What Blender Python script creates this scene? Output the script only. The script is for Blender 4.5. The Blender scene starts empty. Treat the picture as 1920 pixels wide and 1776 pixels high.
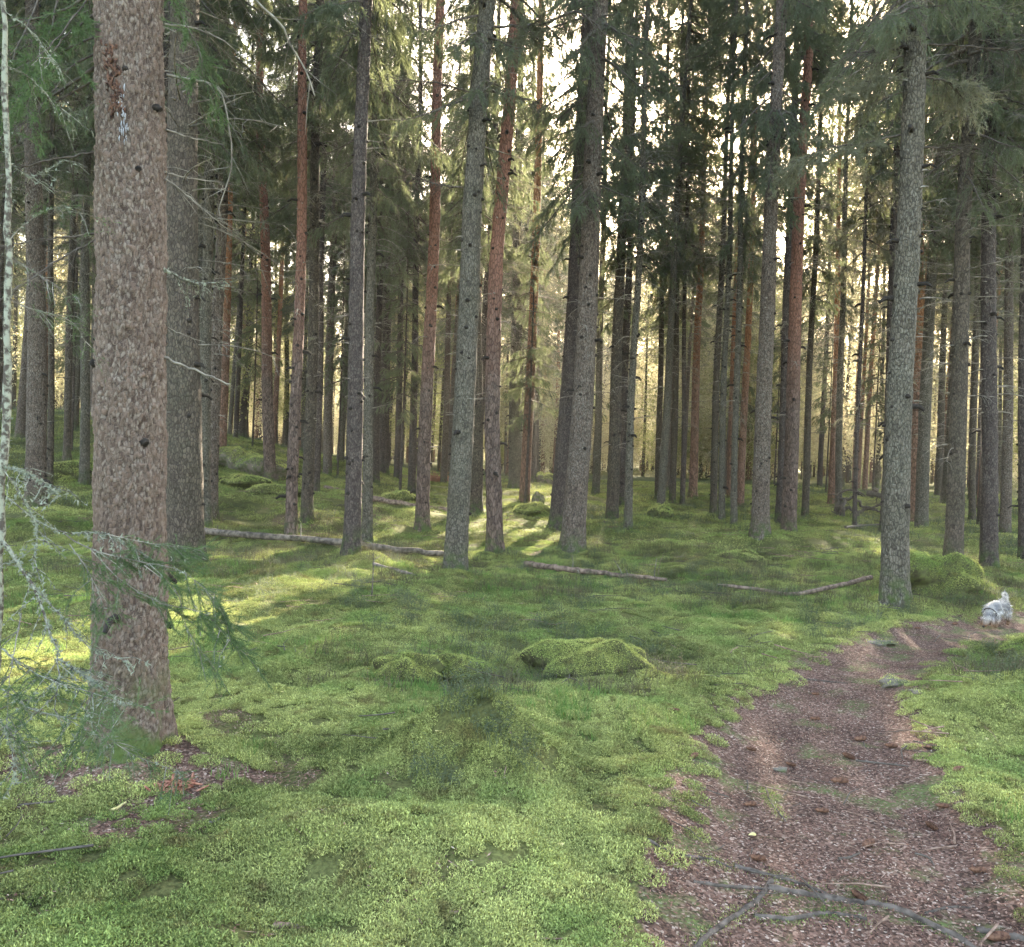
import bpy, math, random
import numpy as np
from mathutils import Matrix, Vector

rng = np.random.default_rng(11)
R = math.radians
scene = bpy.context.scene
COL = scene.collection

# ------------------------------------------------------------------ camera, sky, sun, exposure
F_PX, W_PX, H_PX = 1500.0, 1920.0, 1776.0
CAM = np.array([0.0, 0.0, 1.5])
PITCH, ROLL = -0.69, 1.8           # degrees
cam_d = bpy.data.cameras.new('camera'); cam = bpy.data.objects.new('camera', cam_d); COL.objects.link(cam)
cam_d.lens = 36.0 * F_PX / W_PX; cam_d.sensor_width = 36; cam_d.clip_end = 2000; cam_d.clip_start = 0.05
CM = Matrix.Rotation(R(90 + PITCH), 4, 'X') @ Matrix.Rotation(R(ROLL), 4, 'Z')
cam.matrix_world = Matrix.Translation(Vector(CAM)) @ CM
scene.camera = cam
CR = np.array(CM.to_3x3())

def ray(px, py):
    v = np.array([(px - W_PX / 2) / F_PX, -(py - H_PX / 2) / F_PX, -1.0])
    d = CR @ v
    return d / np.linalg.norm(d)

def project(p):
    v = CR.T @ (np.asarray(p, float) - CAM)
    return W_PX / 2 + F_PX * v[0] / -v[2], H_PX / 2 - F_PX * v[1] / -v[2]

SUN = ray(1362, 200)
SUN_EL = math.asin(SUN[2]); SUN_AZ = math.atan2(SUN[0], SUN[1])
world = bpy.data.worlds.new('World'); scene.world = world; world.use_nodes = True
wn = world.node_tree; bg = wn.nodes['Background']
sky = wn.nodes.new('ShaderNodeTexSky'); sky.sky_type = 'NISHITA'; sky.sun_disc = False
sky.sun_elevation = SUN_EL; sky.sun_rotation = SUN_AZ; sky.dust_density = 2.0; sky.air_density = 1.0
sky.ozone_density = 0.4
wb = wn.nodes.new('ShaderNodeMix'); wb.data_type = 'RGBA'; wb.blend_type = 'MULTIPLY'; wb.inputs[0].default_value = 1.0; wb.inputs[7].default_value = (1.0, 0.905, 0.765, 1)   # daylight white balance over the whole sky
wn.links.new(sky.outputs[0], wb.inputs[6]); wn.links.new(wb.outputs[2], bg.inputs[0]); bg.inputs[1].default_value = 0.15
sd = bpy.data.lights.new('sun', 'SUN'); sun = bpy.data.objects.new('sun', sd); COL.objects.link(sun)
sd.energy = 5.0; sd.angle = R(0.5); sd.color = (1.0, 0.86, 0.66)
sun.rotation_mode = 'QUATERNION'; sun.rotation_quaternion = Vector(SUN).to_track_quat('Z', 'Y')
scene.view_settings.view_transform = 'Standard'; scene.view_settings.look = 'None'
scene.view_settings.gamma = 1; scene.view_settings.use_curve_mapping = False
scene.view_settings.exposure = 3.65
scene.cycles.use_denoising = True
scene.cycles.max_bounces = 6; scene.cycles.diffuse_bounces = 4; scene.cycles.transmission_bounces = 3
scene.cycles.glossy_bounces = 2; scene.cycles.volume_bounces = 1
scene.cycles.sample_clamp_indirect = 4.0
HAZE_DENSITY = 0.0004

# ------------------------------------------------------------------ noise and terrain
def _hash(ix, iy, s):
    n = (ix.astype(np.int64) * 374761393 + iy.astype(np.int64) * 668265263 + s * 1442695041) & 0x7fffffff
    n = ((n ^ (n >> 13)) * 1274126177) & 0x7fffffff
    return ((n ^ (n >> 16)) & 0xffff) / 65535.0

def vnoise(x, y, s=0):
    x = np.asarray(x, float); y = np.asarray(y, float)
    ix = np.floor(x); iy = np.floor(y); fx = x - ix; fy = y - iy
    fx = fx * fx * (3 - 2 * fx); fy = fy * fy * (3 - 2 * fy)
    ix = ix.astype(np.int64); iy = iy.astype(np.int64)
    a = _hash(ix, iy, s); b = _hash(ix + 1, iy, s); c = _hash(ix, iy + 1, s); d = _hash(ix + 1, iy + 1, s)
    return (a + (b - a) * fx) * (1 - fy) + (c + (d - c) * fx) * fy - 0.5

def sm(t):
    t = np.clip(t, 0, 1); return t * t * (3 - 2 * t)

def flat(px, py):
    d = ray(px, py); t = CAM[2] / -d[2]; p = CAM + d * t
    return p[0], p[1]

PATH_POLY = np.array([flat(*p) for p in [
    (1130, 2300), (1188, 1776), (1205, 1660), (1235, 1560), (1262, 1465), (1310, 1370), (1380, 1290), (1470, 1240), (1530, 1212),
    (1620, 1180), (1700, 1158), (1790, 1148), (1870, 1146), (2000, 1142), (2500, 1130), (2500, 1180), (2000, 1186), (1900, 1192), (1830, 1208), (1770, 1238),
    (1742, 1275), (1740, 1330), (1762, 1400), (1800, 1460), (1860, 1525), (1930, 1600), (2050, 1720), (2600, 2300)]])

def poly_sdf(x, y, P):
    x = np.asarray(x, float); y = np.asarray(y, float)
    d = np.full(x.shape, 1e9); inside = np.zeros(x.shape, bool)
    n = len(P)
    for i in range(n):
        a = P[i]; b = P[(i + 1) % n]; e = b - a
        wx = x - a[0]; wy = y - a[1]
        t = np.clip((wx * e[0] + wy * e[1]) / (e @ e), 0, 1)
        d = np.minimum(d, np.hypot(wx - e[0] * t, wy - e[1] * t))
        c = ((a[1] > y) != (b[1] > y))
        if abs(e[1]) > 1e-12:
            inside ^= c & (x < a[0] + (y - a[1]) * e[0] / e[1])
    return np.where(inside, -d, d)

def path_in(x, y):           # >0 inside the path, metres from the edge, edge made uneven
    return -poly_sdf(x, y, PATH_POLY) + 0.15 * vnoise(x * 2.1, y * 2.1, 5) + 0.07 * vnoise(x * 7, y * 7, 6)

BUMPS = []                    # (x, y, radius_x, radius_y, height)
def bump_at(px, py, wpx, h, ry=0.8):
    x, y = flat(px, py); r = wpx / 2 * y / F_PX
    BUMPS.append((x, y, r, r * ry, h))
bump_at(885, 1425, 330, 0.28, 0.7)
bump_at(740, 1560, 900, 0.10, 0.5)
bump_at(1990, 1330, 420, 0.26, 1.3)
bump_at(1860, 1110, 420, 0.10, 0.8)
bump_at(230, 1400, 420, 0.08, 0.8)
bump_at(1680, 1135, 200, 0.10, 0.8)
bump_at(855, 1085, 150, 0.10, 0.8)
bump_at(660, 1050, 120, 0.12, 0.8)
bump_at(700, 1060, 160, 0.10, 0.8)

def H(x, y):
    x = np.asarray(x, float); y = np.asarray(y, float)
    r = np.hypot(x, y)
    h = 0.75 * sm((y - 12) / 30) + 2.5 * sm((y - 9) / 26) * sm((-x / np.maximum(y, 4) - 0.02) / 0.55)
    h = h + 0.012 * np.maximum(r - 60, 0)
    p = np.zeros_like(h); m = r < 40
    if np.any(m):
        p[m] = path_in(x[m], y[m])
    off = sm((-p + 0.15) / 0.5)
    h = h + vnoise(x * .3, y * .3, 1) * 0.22 * off * sm((r - 3) / 4) + vnoise(x * .9, y * .9, 2) * (0.12 + .12 * sm((r - 10) / 8)) * off + vnoise(x * 2.6, y * 2.6, 3) * 0.085 * off + vnoise(x * 4.7, y * 4.7, 33) * 0.04 * off
    h = h + vnoise(x * 7, y * 7, 4) * 0.03 * (0.35 + 0.65 * off) + vnoise(x * 1.2, y * 1.2, 8) * 0.04 * (1 - off)
    h = h - 0.09 * sm(p / 0.5 + 0.3)
    for bx, by, rx, ry, bh in BUMPS:
        q = ((x - bx) / rx) ** 2 + ((y - by) / ry) ** 2
        h = h + bh * np.exp(-q * 1.6)
    return h

def Hs(x, y): return float(H(np.array([x]), np.array([y]))[0])

def ground_hit(px, py):
    d = ray(px, py)
    t = np.concatenate([np.arange(1.2, 20, 0.03), np.arange(20, 200, 0.15)])
    P = CAM[None] + d[None] * t[:, None]
    below = P[:, 2] < H(P[:, 0], P[:, 1])
    i = int(np.argmax(below)) if below.any() else len(t) - 1
    return P[i]

def at_depth(px, py, Y):
    d = ray(px, py); return CAM + d * (Y / d[1])

# ------------------------------------------------------------------ object helpers
def tag(o, label=None, cat=None, group=None, kind=None):
    for k, v in (('label', label), ('category', cat), ('group', group), ('kind', kind)):
        if v: o[k] = v
    return o

def mesh_np(name, V, F, mat=None, smooth=False, uvattr=None):
    """V (n,3), F list of arrays of faces (k,3) or (k,4)"""
    me = bpy.data.meshes.new(name)
    V = np.ascontiguousarray(V, np.float32)
    Fs = F if isinstance(F, list) else [F]
    Fs = [np.asarray(f, np.int32) for f in Fs if len(f)]
    loops = np.concatenate([f.ravel() for f in Fs]); tot = np.concatenate([np.full(len(f), f.shape[1], np.int32) for f in Fs])
    me.vertices.add(len(V)); me.vertices.foreach_set('co', V.ravel())
    me.loops.add(len(loops)); me.loops.foreach_set('vertex_index', loops)
    st = np.concatenate([[0], np.cumsum(tot)[:-1]]).astype(np.int32)
    me.polygons.add(len(tot)); me.polygons.foreach_set('loop_start', st); me.polygons.foreach_set('loop_total', tot)
    if smooth: me.polygons.foreach_set('use_smooth', np.ones(len(tot), bool))
    if uvattr:
        for k, v in uvattr.items():
            a = me.attributes.new(k, 'FLOAT', 'POINT'); a.data.foreach_set('value', np.asarray(v, np.float32))
    me.update(calc_edges=True); me.validate()
    if mat: me.materials.append(mat)
    return me

def link(name, data, parent=None, loc=None, rot=None, scale=None):
    o = bpy.data.objects.new(name, data); COL.objects.link(o)
    if parent: o.parent = parent
    if loc is not None: o.location = loc
    if rot is not None: o.rotation_euler = rot
    if scale is not None: o.scale = scale
    return o

class Acc:
    def __init__(s): s.V = []; s.F3 = []; s.F4 = []; s.n = 0; s.at = []
    def add(s, V, F, a=0.0):
        V = np.asarray(V, float); F = np.asarray(F)
        (s.F3 if F.shape[1] == 3 else s.F4).append(F + s.n); s.V.append(V); s.n += len(V)
        s.at.append(np.full(len(V), a))
    def tris(s, P0, P1, P2, a=0.0):
        n = len(P0); V = np.stack([P0, P1, P2], 1).reshape(-1, 3)
        s.add(V, np.arange(3 * n).reshape(n, 3), a)
    def tube(s, P, r, k=5, a=0.0, cap=True):
        P = np.asarray(P, float); n = len(P); r = np.broadcast_to(np.asarray(r, float), (n,))
        T = np.gradient(P, axis=0); T /= np.linalg.norm(T, axis=1, keepdims=True) + 1e-9
        up = np.array([0.13, 0.2, 1.0]) if abs(T[0, 2]) < .8 else np.array([1.0, 0.15, 0.1])
        A = np.cross(T, up); A /= np.linalg.norm(A, axis=1, keepdims=True) + 1e-9; B = np.cross(T, A)
        th = np.arange(k) * 2 * math.pi / k
        V = P[:, None] + r[:, None, None] * (np.cos(th)[None, :, None] * A[:, None] + np.sin(th)[None, :, None] * B[:, None])
        V = V.reshape(-1, 3)
        i = np.arange(n - 1)[:, None] * k; j = np.arange(k)[None]; j2 = (j + 1) % k
        F = np.stack([i + j, i + j2, i + k + j2, i + k + j], -1).reshape(-1, 4)
        s.add(V, F, a)
        if cap:
            s.add(np.vstack([V[:k], P[:1]]), np.array([[(q + 1) % k, q, k] for q in range(k)]), a)
            s.add(np.vstack([V[-k:], P[-1:]]), np.array([[q, (q + 1) % k, k] for q in range(k)]), a)
    def mesh(s, name, mat, smooth=False, attr=None):
        F = []
        if s.F3: F.append(np.concatenate(s.F3))
        if s.F4: F.append(np.concatenate(s.F4))
        return mesh_np(name, np.concatenate(s.V), F, mat, smooth, {attr: np.concatenate(s.at)} if attr else None)

def curve_pts(P, n=12, wob=0.0, seed=0):
    P = np.asarray(P, float); r = np.random.default_rng(seed)
    if len(P) == 2: P = np.array([P[0], (P[0] + P[1]) / 2, P[1]])
    d = np.concatenate([[0], np.cumsum(np.linalg.norm(np.diff(P, axis=0), axis=1))]); t = np.linspace(0, d[-1], n)
    # Catmull-Rom
    Q = np.vstack([2 * P[0] - P[1], P, 2 * P[-1] - P[-2]]); out = []
    for u in t:
        i = min(int(np.searchsorted(d, u, 'right')) - 1, len(P) - 2); f = (u - d[i]) / (d[i + 1] - d[i] + 1e-9)
        p0, p1, p2, p3 = Q[i:i + 4]
        out.append(0.5 * ((2 * p1) + (-p0 + p2) * f + (2 * p0 - 5 * p1 + 4 * p2 - p3) * f * f + (-p0 + 3 * p1 - 3 * p2 + p3) * f ** 3))
    out = np.array(out)
    if wob: out[1:-1] += r.normal(0, wob, out[1:-1].shape)
    return out

# ------------------------------------------------------------------ materials
class NT:
    def __init__(s, name):
        s.m = bpy.data.materials.new(name); s.m.use_nodes = True; s.t = s.m.node_tree; s.t.nodes.clear()
        s.out = s.t.nodes.new('ShaderNodeOutputMaterial')
    def n(s, typ, ins=None, **kw):
        x = s.t.nodes.new('ShaderNode' + typ)
        for k, v in kw.items(): setattr(x, k, v)
        for k, v in (ins or {}).items():
            if isinstance(v, bpy.types.NodeSocket): s.t.links.new(v, x.inputs[k])
            else: x.inputs[k].default_value = v
        return x
    def mix(s, f, a, b, mode='MIX'):
        x = s.t.nodes.new('ShaderNodeMix'); x.data_type = 'RGBA'; x.blend_type = mode
        for k, v in ((0, f), (6, a), (7, b)):
            if isinstance(v, bpy.types.NodeSocket): s.t.links.new(v, x.inputs[k])
            else: x.inputs[k].default_value = v if k == 0 else (*v, 1) if len(v) == 3 else v
        return x.outputs[2]
    def ramp(s, f, *stops):
        x = s.t.nodes.new('ShaderNodeValToRGB'); s.t.links.new(f, x.inputs[0]); e = x.color_ramp.elements
        while len(e) < len(stops): e.new(0.5)
        for q, (p, c) in zip(e, stops):
            q.position = p; q.color = (*c, 1) if isinstance(c, tuple) else (c, c, c, 1)
        return x.outputs[0]
    def math(s, op, a, b=0.0):
        return s.n('Math', {0: a, 1: b}, operation=op).outputs[0]
    def noise(s, vec, scale, detail=3, rough=0.55):
        return s.n('TexNoise', {'Vector': vec, 'Scale': scale, 'Detail': detail, 'Roughness': rough}).outputs[0]
    def coord(s, obj=True):
        return s.n('TexCoord').outputs['Object'] if obj else s.n('NewGeometry').outputs['Position']
    def principled(s, col, rough=0.85, bump=None, bstr=0.5, bdist=0.01, spec=0.25):
        p = s.n('BsdfPrincipled', {'Roughness': rough}); p.inputs['Specular IOR Level'].default_value = spec
        if isinstance(col, bpy.types.NodeSocket): s.t.links.new(col, p.inputs['Base Color'])
        else: p.inputs['Base Color'].default_value = (*col, 1)
        if bump is not None:
            b = s.n('Bump', {'Height': bump, 'Strength': bstr, 'Distance': bdist}); s.t.links.new(b.outputs[0], p.inputs['Normal'])
        return p.outputs[0]
    def done(s, sh):
        s.t.links.new(sh, s.out.inputs[0]); return s.m

def bark(name, brown, plate, lichen, lich_amt=0.45, scale=38, red=None, red_z=(4.0, 6.5), green=0.0, use_attr=False, stretch=0.45):
    t = NT(name); c = t.coord()
    w = t.n('TexNoise', {'Vector': c, 'Scale': 9.0, 'Detail': 2})
    cw = t.n('MixRGB' if False else 'VectorMath', {0: c, 1: t.n('VectorMath', {0: w.outputs['Color'], 1: (0.03, 0.03, 0.03)}, operation='MULTIPLY').outputs[0]}, operation='ADD').outputs[0]
    mp = t.n('Mapping', {'Vector': cw, 'Scale': (1, 1, stretch)}).outputs[0]
    if use_attr:
        edge = t.n('Attribute', attribute_name='edge').outputs['Fac']; cell = t.n('Attribute', attribute_name='plate').outputs['Fac']
    else:
        vd = t.n('TexVoronoi', {'Vector': mp, 'Scale': scale}, feature='DISTANCE_TO_EDGE').outputs[0]
        edge = t.ramp(vd, (0.0, 0.0), (0.22, 1.0))
        cell = t.n('TexVoronoi', {'Vector': mp, 'Scale': scale}).outputs['Color']
        cell = t.n('SeparateColor', {0: cell}).outputs[0]
    big = t.noise(c, 1.3, 4); fine = t.noise(c, 160, 3)
    col = t.mix(cell, brown, plate)
    lm = t.math('MULTIPLY', t.ramp(t.noise(mp, 55, 4, 0.7), (0.47, 0.0), (0.62, 1.0)), t.ramp(big, (0.35, lich_amt * 0.3), (0.65, min(1, lich_amt * 1.5))))
    if use_attr: lm = t.math('MULTIPLY', t.ramp(t.math('FRACT', t.math('MULTIPLY', cell, 13.7)), (0.55, 0.0), (0.75, 0.85)), t.ramp(big, (0.3, 0.25), (0.65, 1.0)))
    col = t.mix(lm, col, lichen)
    if green:
        gm = t.math('MULTIPLY', t.ramp(t.noise(c, 2.2, 4), (0.38, 0.0), (0.62, 1.0)), green)
        col = t.mix(gm, col, (0.085, 0.10, 0.06))
    if red:
        z = t.n('SeparateXYZ', {0: c}).outputs[2]
        zz = t.math('ADD', z, t.math('MULTIPLY', t.noise(c, 2.5, 3), 1.6))
        rm = t.n('MapRange', {0: zz, 1: red_z[0] + .8, 2: red_z[1] + .8}).outputs[0]
        rc = t.mix(t.noise(mp, 22, 4), red, tuple(v * 0.62 for v in red))
        col = t.mix(rm, col, rc)
    dark = t.ramp(edge, (0.0, 0.30), (0.7, 1.0))
    col = t.mix(0.85, col, dark, 'MULTIPLY')
    col = t.mix(0.35, col, t.ramp(fine, (0.3, 0.55), (0.7, 1.35)), 'MULTIPLY')
    zg = t.n('SeparateXYZ', {0: c}).outputs[2]
    mossm = t.math('MULTIPLY', t.n('MapRange', {0: zg, 1: 0.5, 2: 0.05}).outputs[0], t.ramp(t.noise(c, 7, 4), (0.42, 0.0), (0.6, 1.0)))
    col = t.mix(mossm, col, (0.06, 0.085, 0.025))
    hgt = t.math('ADD', t.math('MULTIPLY', edge, 0.7), t.math('MULTIPLY', cell, 0.4)) if not use_attr else fine
    return t.done(t.principled(col, 0.9, hgt, 0.9 if not use_attr else 0.5, 0.012 if not use_attr else 0.003, 0.15))

BR, PL, LI = (0.060, 0.043, 0.036), (0.155, 0.118, 0.098), (0.29, 0.275, 0.245)
M = {}
M['bark_near'] = bark('bark_reddish_scaly', (0.055, 0.037, 0.030), (0.150, 0.106, 0.086), (0.215, 0.18, 0.155), 0.45, use_attr=True)
M['bark_spruce'] = bark('bark_spruce', BR, PL, LI, 0.45, 42)
M['bark_dark'] = bark('bark_dark', (0.045, 0.034, 0.032), (0.10, 0.078, 0.072), (0.20, 0.19, 0.175), 0.25, 40)
M['bark_grey'] = bark('bark_grey', (0.058, 0.048, 0.040), (0.125, 0.108, 0.088), (0.25, 0.235, 0.205), 0.45, 36, green=0.12)
M['bark_brown'] = bark('bark_brown_even', (0.052, 0.040, 0.033), (0.11, 0.086, 0.071), (0.19, 0.172, 0.15), 0.2, 34, green=0.14)
M['bark_pine'] = bark('bark_pine', (0.062, 0.042, 0.036), (0.15, 0.105, 0.09), (0.30, 0.26, 0.24), 0.2, 26, red=(0.27, 0.135, 0.10), red_z=(2.8, 5.4), stretch=0.35)
M['bark_pine_far'] = bark('bark_pine_far', (0.12, 0.07, 0.05), (0.22, 0.13, 0.10), (0.30, 0.26, 0.24), 0.1, 20, red=(0.40, 0.19, 0.10), red_z=(4, 7), stretch=0.35)

def leafmat(name, c1, c2, trans=0.35, tcol=None, scale=0.7, rough=0.6, worldpos=True):
    t = NT(name); ri = t.n('NewGeometry').outputs['Random Per Island']
    pos = t.n('NewGeometry').outputs['Position']
    ns = t.noise(pos, scale, 3)
    f = t.math('ADD', t.math('MULTIPLY', ri, 0.6), t.math('MULTIPLY', t.math('SUBTRACT', ns, 0.5), 1.6))
    f = t.n('Clamp', {0: t.math('ADD', f, 0.2)}).outputs[0]
    col = t.mix(f, c1, c2)
    p = t.principled(col, max(rough, .8), spec=0.08)
    tr = t.n('BsdfTranslucent', {'Color': t.mix(0.5, col, tcol or tuple(min(1, v * 1.6) for v in c2))}).outputs[0]
    return t.done(t.n('MixShader', {0: trans, 1: p, 2: tr}).outputs[0])

M['needles'] = leafmat('spruce_needles', (0.050, 0.066, 0.048), (0.128, 0.148, 0.106), 0.42, (0.27, 0.30, 0.12))
M['needles_near'] = leafmat('spruce_needles_near', (0.045, 0.075, 0.035), (0.12, 0.17, 0.080), 0.3, (0.18, 0.26, 0.08), scale=6)
M['needles_grey'] = leafmat('greyish_needles', (0.09, 0.095, 0.07), (0.19, 0.19, 0.14), 0.35, (0.3, 0.28, 0.13))
M['leaves_gold'] = leafmat('autumn_leaves', (0.15, 0.135, 0.085), (0.52, 0.47, 0.29), 0.5, (0.82, 0.77, 0.52), scale=1.1)
M['leaves_green'] = leafmat('young_leaves', (0.08, 0.095, 0.045), (0.30, 0.31, 0.13), 0.45, (0.52, 0.54, 0.24), scale=1.1)

def mossmat(name, dk, br, tr=0.25):
    t = NT(name); pos = t.n('NewGeometry').outputs['Position']; ri = t.n('NewGeometry').outputs['Random Per Island']
    n1 = t.noise(pos, 0.55, 3); n2 = t.noise(pos, 4.0, 3)
    f = t.math('ADD', t.math('MULTIPLY', n1, 3.0), t.math('MULTIPLY', n2, 1.3))
    f = t.n('Clamp', {0: t.math('ADD', t.math('SUBTRACT', f, 1.75), t.math('MULTIPLY', ri, 0.45))}).outputs[0]
    col = t.mix(f, dk, br)
    col = t.mix(t.ramp(t.noise(pos, 1.1, 4), (0.50, 0.0), (0.62, 0.55)), col, (0.10, 0.20, 0.045))
    yb = t.ramp(t.noise(pos, 7, 4), (0.56, 0.0), (0.68, 0.75))
    col = t.mix(yb, col, (0.15, 0.115, 0.05))
    col = t.mix(1.0, col, t.ramp(ri, (0.0, 0.55), (1.0, 1.35)), 'MULTIPLY')
    p = t.principled(col, 0.8, spec=0.15)
    trs = t.n('BsdfTranslucent', {'Color': col}).outputs[0]
    return t.done(t.n('MixShader', {0: tr, 1: p, 2: trs}).outputs[0])
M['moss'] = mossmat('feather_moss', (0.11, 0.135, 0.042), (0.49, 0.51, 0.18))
M['moss_mid'] = mossmat('darker_moss', (0.085, 0.105, 0.036), (0.40, 0.425, 0.145))  # darker moss tone for the ground beyond the near carpet
M['moss_light'] = mossmat('bright_cushion_moss', (0.17, 0.19, 0.055), (0.50, 0.52, 0.17))
M['moss_dark'] = mossmat('dark_moss', (0.035, 0.06, 0.016), (0.12, 0.17, 0.04))
M['bilberry'] = leafmat('bilberry_leaves', (0.045, 0.065, 0.035), (0.13, 0.145, 0.085), 0.25, scale=2)
M['heather'] = leafmat('dry_wisps', (0.06, 0.048, 0.032), (0.13, 0.12, 0.065), 0.1, scale=3)
M['grass'] = leafmat('fine_grass', (0.07, 0.14, 0.035), (0.17, 0.26, 0.075), 0.3, scale=2)

def groundmat():
    t = NT('forest_floor'); pos = t.n('NewGeometry').outputs['Position']
    lit = t.n('Attribute', attribute_name='litter').outputs['Fac']
    n1 = t.noise(pos, 0.55, 3); n2 = t.noise(pos, 4.0, 3); n3 = t.noise(pos, 60, 3)
    f = t.n('Clamp', {0: t.math('SUBTRACT', t.math('ADD', t.math('MULTIPLY', n1, 1.7), t.math('MULTIPLY', n2, 0.9)), 0.8)}).outputs[0]
    moss = t.mix(f, (0.050, 0.052, 0.022), (0.16, 0.165, 0.055))  # floor under the tufts darkened so gaps in the moss look shaded
    moss = t.mix(0.8, moss, t.ramp(n3, (0.3, 0.35), (0.65, 1.35)), 'MULTIPLY')
    v = t.n('TexVoronoi', {'Vector': t.n('Mapping', {'Vector': pos, 'Scale': (1, 1, 0.3)}).outputs[0], 'Scale': 95.0})
    cr = t.n('SeparateColor', {0: v.outputs['Color']}).outputs[0]
    lc = t.ramp(cr, (0.0, (0.045, 0.028, 0.022)), (0.35, (0.10, 0.060, 0.046)), (0.7, (0.165, 0.098, 0.076)), (0.93, (0.25, 0.17, 0.135)), (1.0, (0.4, 0.32, 0.27)))
    patch = t.ramp(t.noise(pos, 2.3, 4), (0.35, 0.62), (0.65, 1.2))
    lc = t.mix(0.9, lc, patch, 'MULTIPLY')
    gp = t.math('MULTIPLY', t.ramp(t.noise(pos, 3.1, 4), (0.52, 0.0), (0.62, 0.9)), t.ramp(n3, (0.4, 0.3), (0.6, 1.0)))
    lc = t.mix(gp, lc, (0.10, 0.14, 0.045))
    fl = t.ramp(t.math('ADD', lit, t.math('MULTIPLY', t.math('SUBTRACT', t.noise(pos, 25, 4), 0.5), 0.7)), (0.40, 0.0), (0.60, 1.0))
    col = t.mix(fl, moss, lc)
    hg = t.math('ADD', t.math('MULTIPLY', cr, 0.5), n3)
    return t.done(t.principled(col, 0.95, hg, 0.8, 0.012, 0.1))
M['ground'] = groundmat()

def litter_mat():
    t = NT('litter_flakes'); ri = t.n('NewGeometry').outputs['Random Per Island']
    col = t.ramp(ri, (0.0, (0.05, 0.030, 0.026)), (0.4, (0.14, 0.070, 0.052)), (0.75, (0.235, 0.130, 0.098)), (0.93, (0.34, 0.235, 0.19)), (1.0, (0.50, 0.42, 0.35)))
    return t.done(t.principled(col, 0.8, spec=0.2))
M['litter'] = litter_mat()

def simple(name, c1, c2, scale=20, rough=0.85, bstr=0.5, bdist=0.004, stretch=(1, 1, 1), detail=5, lo=0.35, hi=0.65):
    t = NT(name); c = t.coord(); mp = t.n('Mapping', {'Vector': c, 'Scale': stretch}).outputs[0]
    n = t.noise(mp, scale, detail); col = t.mix(t.ramp(n, (lo, 0.0), (hi, 1.0)), c1, c2)
    return t.done(t.principled(col, rough, n, bstr, bdist, 0.2))
M['twig'] = simple('dead_twig_bark', (0.09, 0.075, 0.065), (0.28, 0.255, 0.22), 12)
M['twig_dark'] = simple('dark_limb_bark', (0.045, 0.036, 0.03), (0.12, 0.10, 0.085), 30)
M['twig_lichen'] = simple('lichened_twig_bark', (0.07, 0.058, 0.048), (0.25, 0.255, 0.205), 45, lo=0.42, hi=0.56)
M['lichen'] = leafmat('lichen_tufts', (0.12, 0.13, 0.10), (0.28, 0.30, 0.23), 0.15, scale=8)
M['log_grey'] = simple('weathered_log', (0.045, 0.036, 0.03), (0.19, 0.155, 0.13), 14, stretch=(1, 1, 1))
M['log_brown'] = simple('brown_log', (0.06, 0.040, 0.032), (0.24, 0.17, 0.135), 18)
M['root'] = simple('worn_root', (0.035, 0.027, 0.022), (0.135, 0.108, 0.092), 26)
M['stone'] = simple('mossy_stone', (0.15, 0.125, 0.105), (0.085, 0.09, 0.045), 9, lo=0.45, hi=0.6, bdist=0.01)
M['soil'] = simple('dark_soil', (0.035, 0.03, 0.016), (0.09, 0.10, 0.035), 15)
M['cone'] = simple('cone_scales', (0.075, 0.035, 0.024), (0.21, 0.11, 0.07), 60)
M['leaf'] = simple('yellow_leaf', (0.62, 0.56, 0.28), (0.50, 0.42, 0.17), 30, bstr=0.2)
M['stick'] = simple('bare_stick', (0.12, 0.075, 0.055), (0.30, 0.20, 0.155), 40)
M['rotten'] = simple('red_rotten_wood', (0.17, 0.06, 0.04), (0.40, 0.20, 0.14), 60)
M['knot'] = simple('black_knot', (0.010, 0.008, 0.007), (0.035, 0.028, 0.024), 40)
M['resin'] = simple('dried_resin', (0.16, 0.155, 0.165), (0.38, 0.38, 0.42), 60, rough=.4)
M['wound'] = simple('torn_bark', (0.025, 0.014, 0.012), (0.16, 0.085, 0.06), 50)
M['fur'] = None

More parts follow.
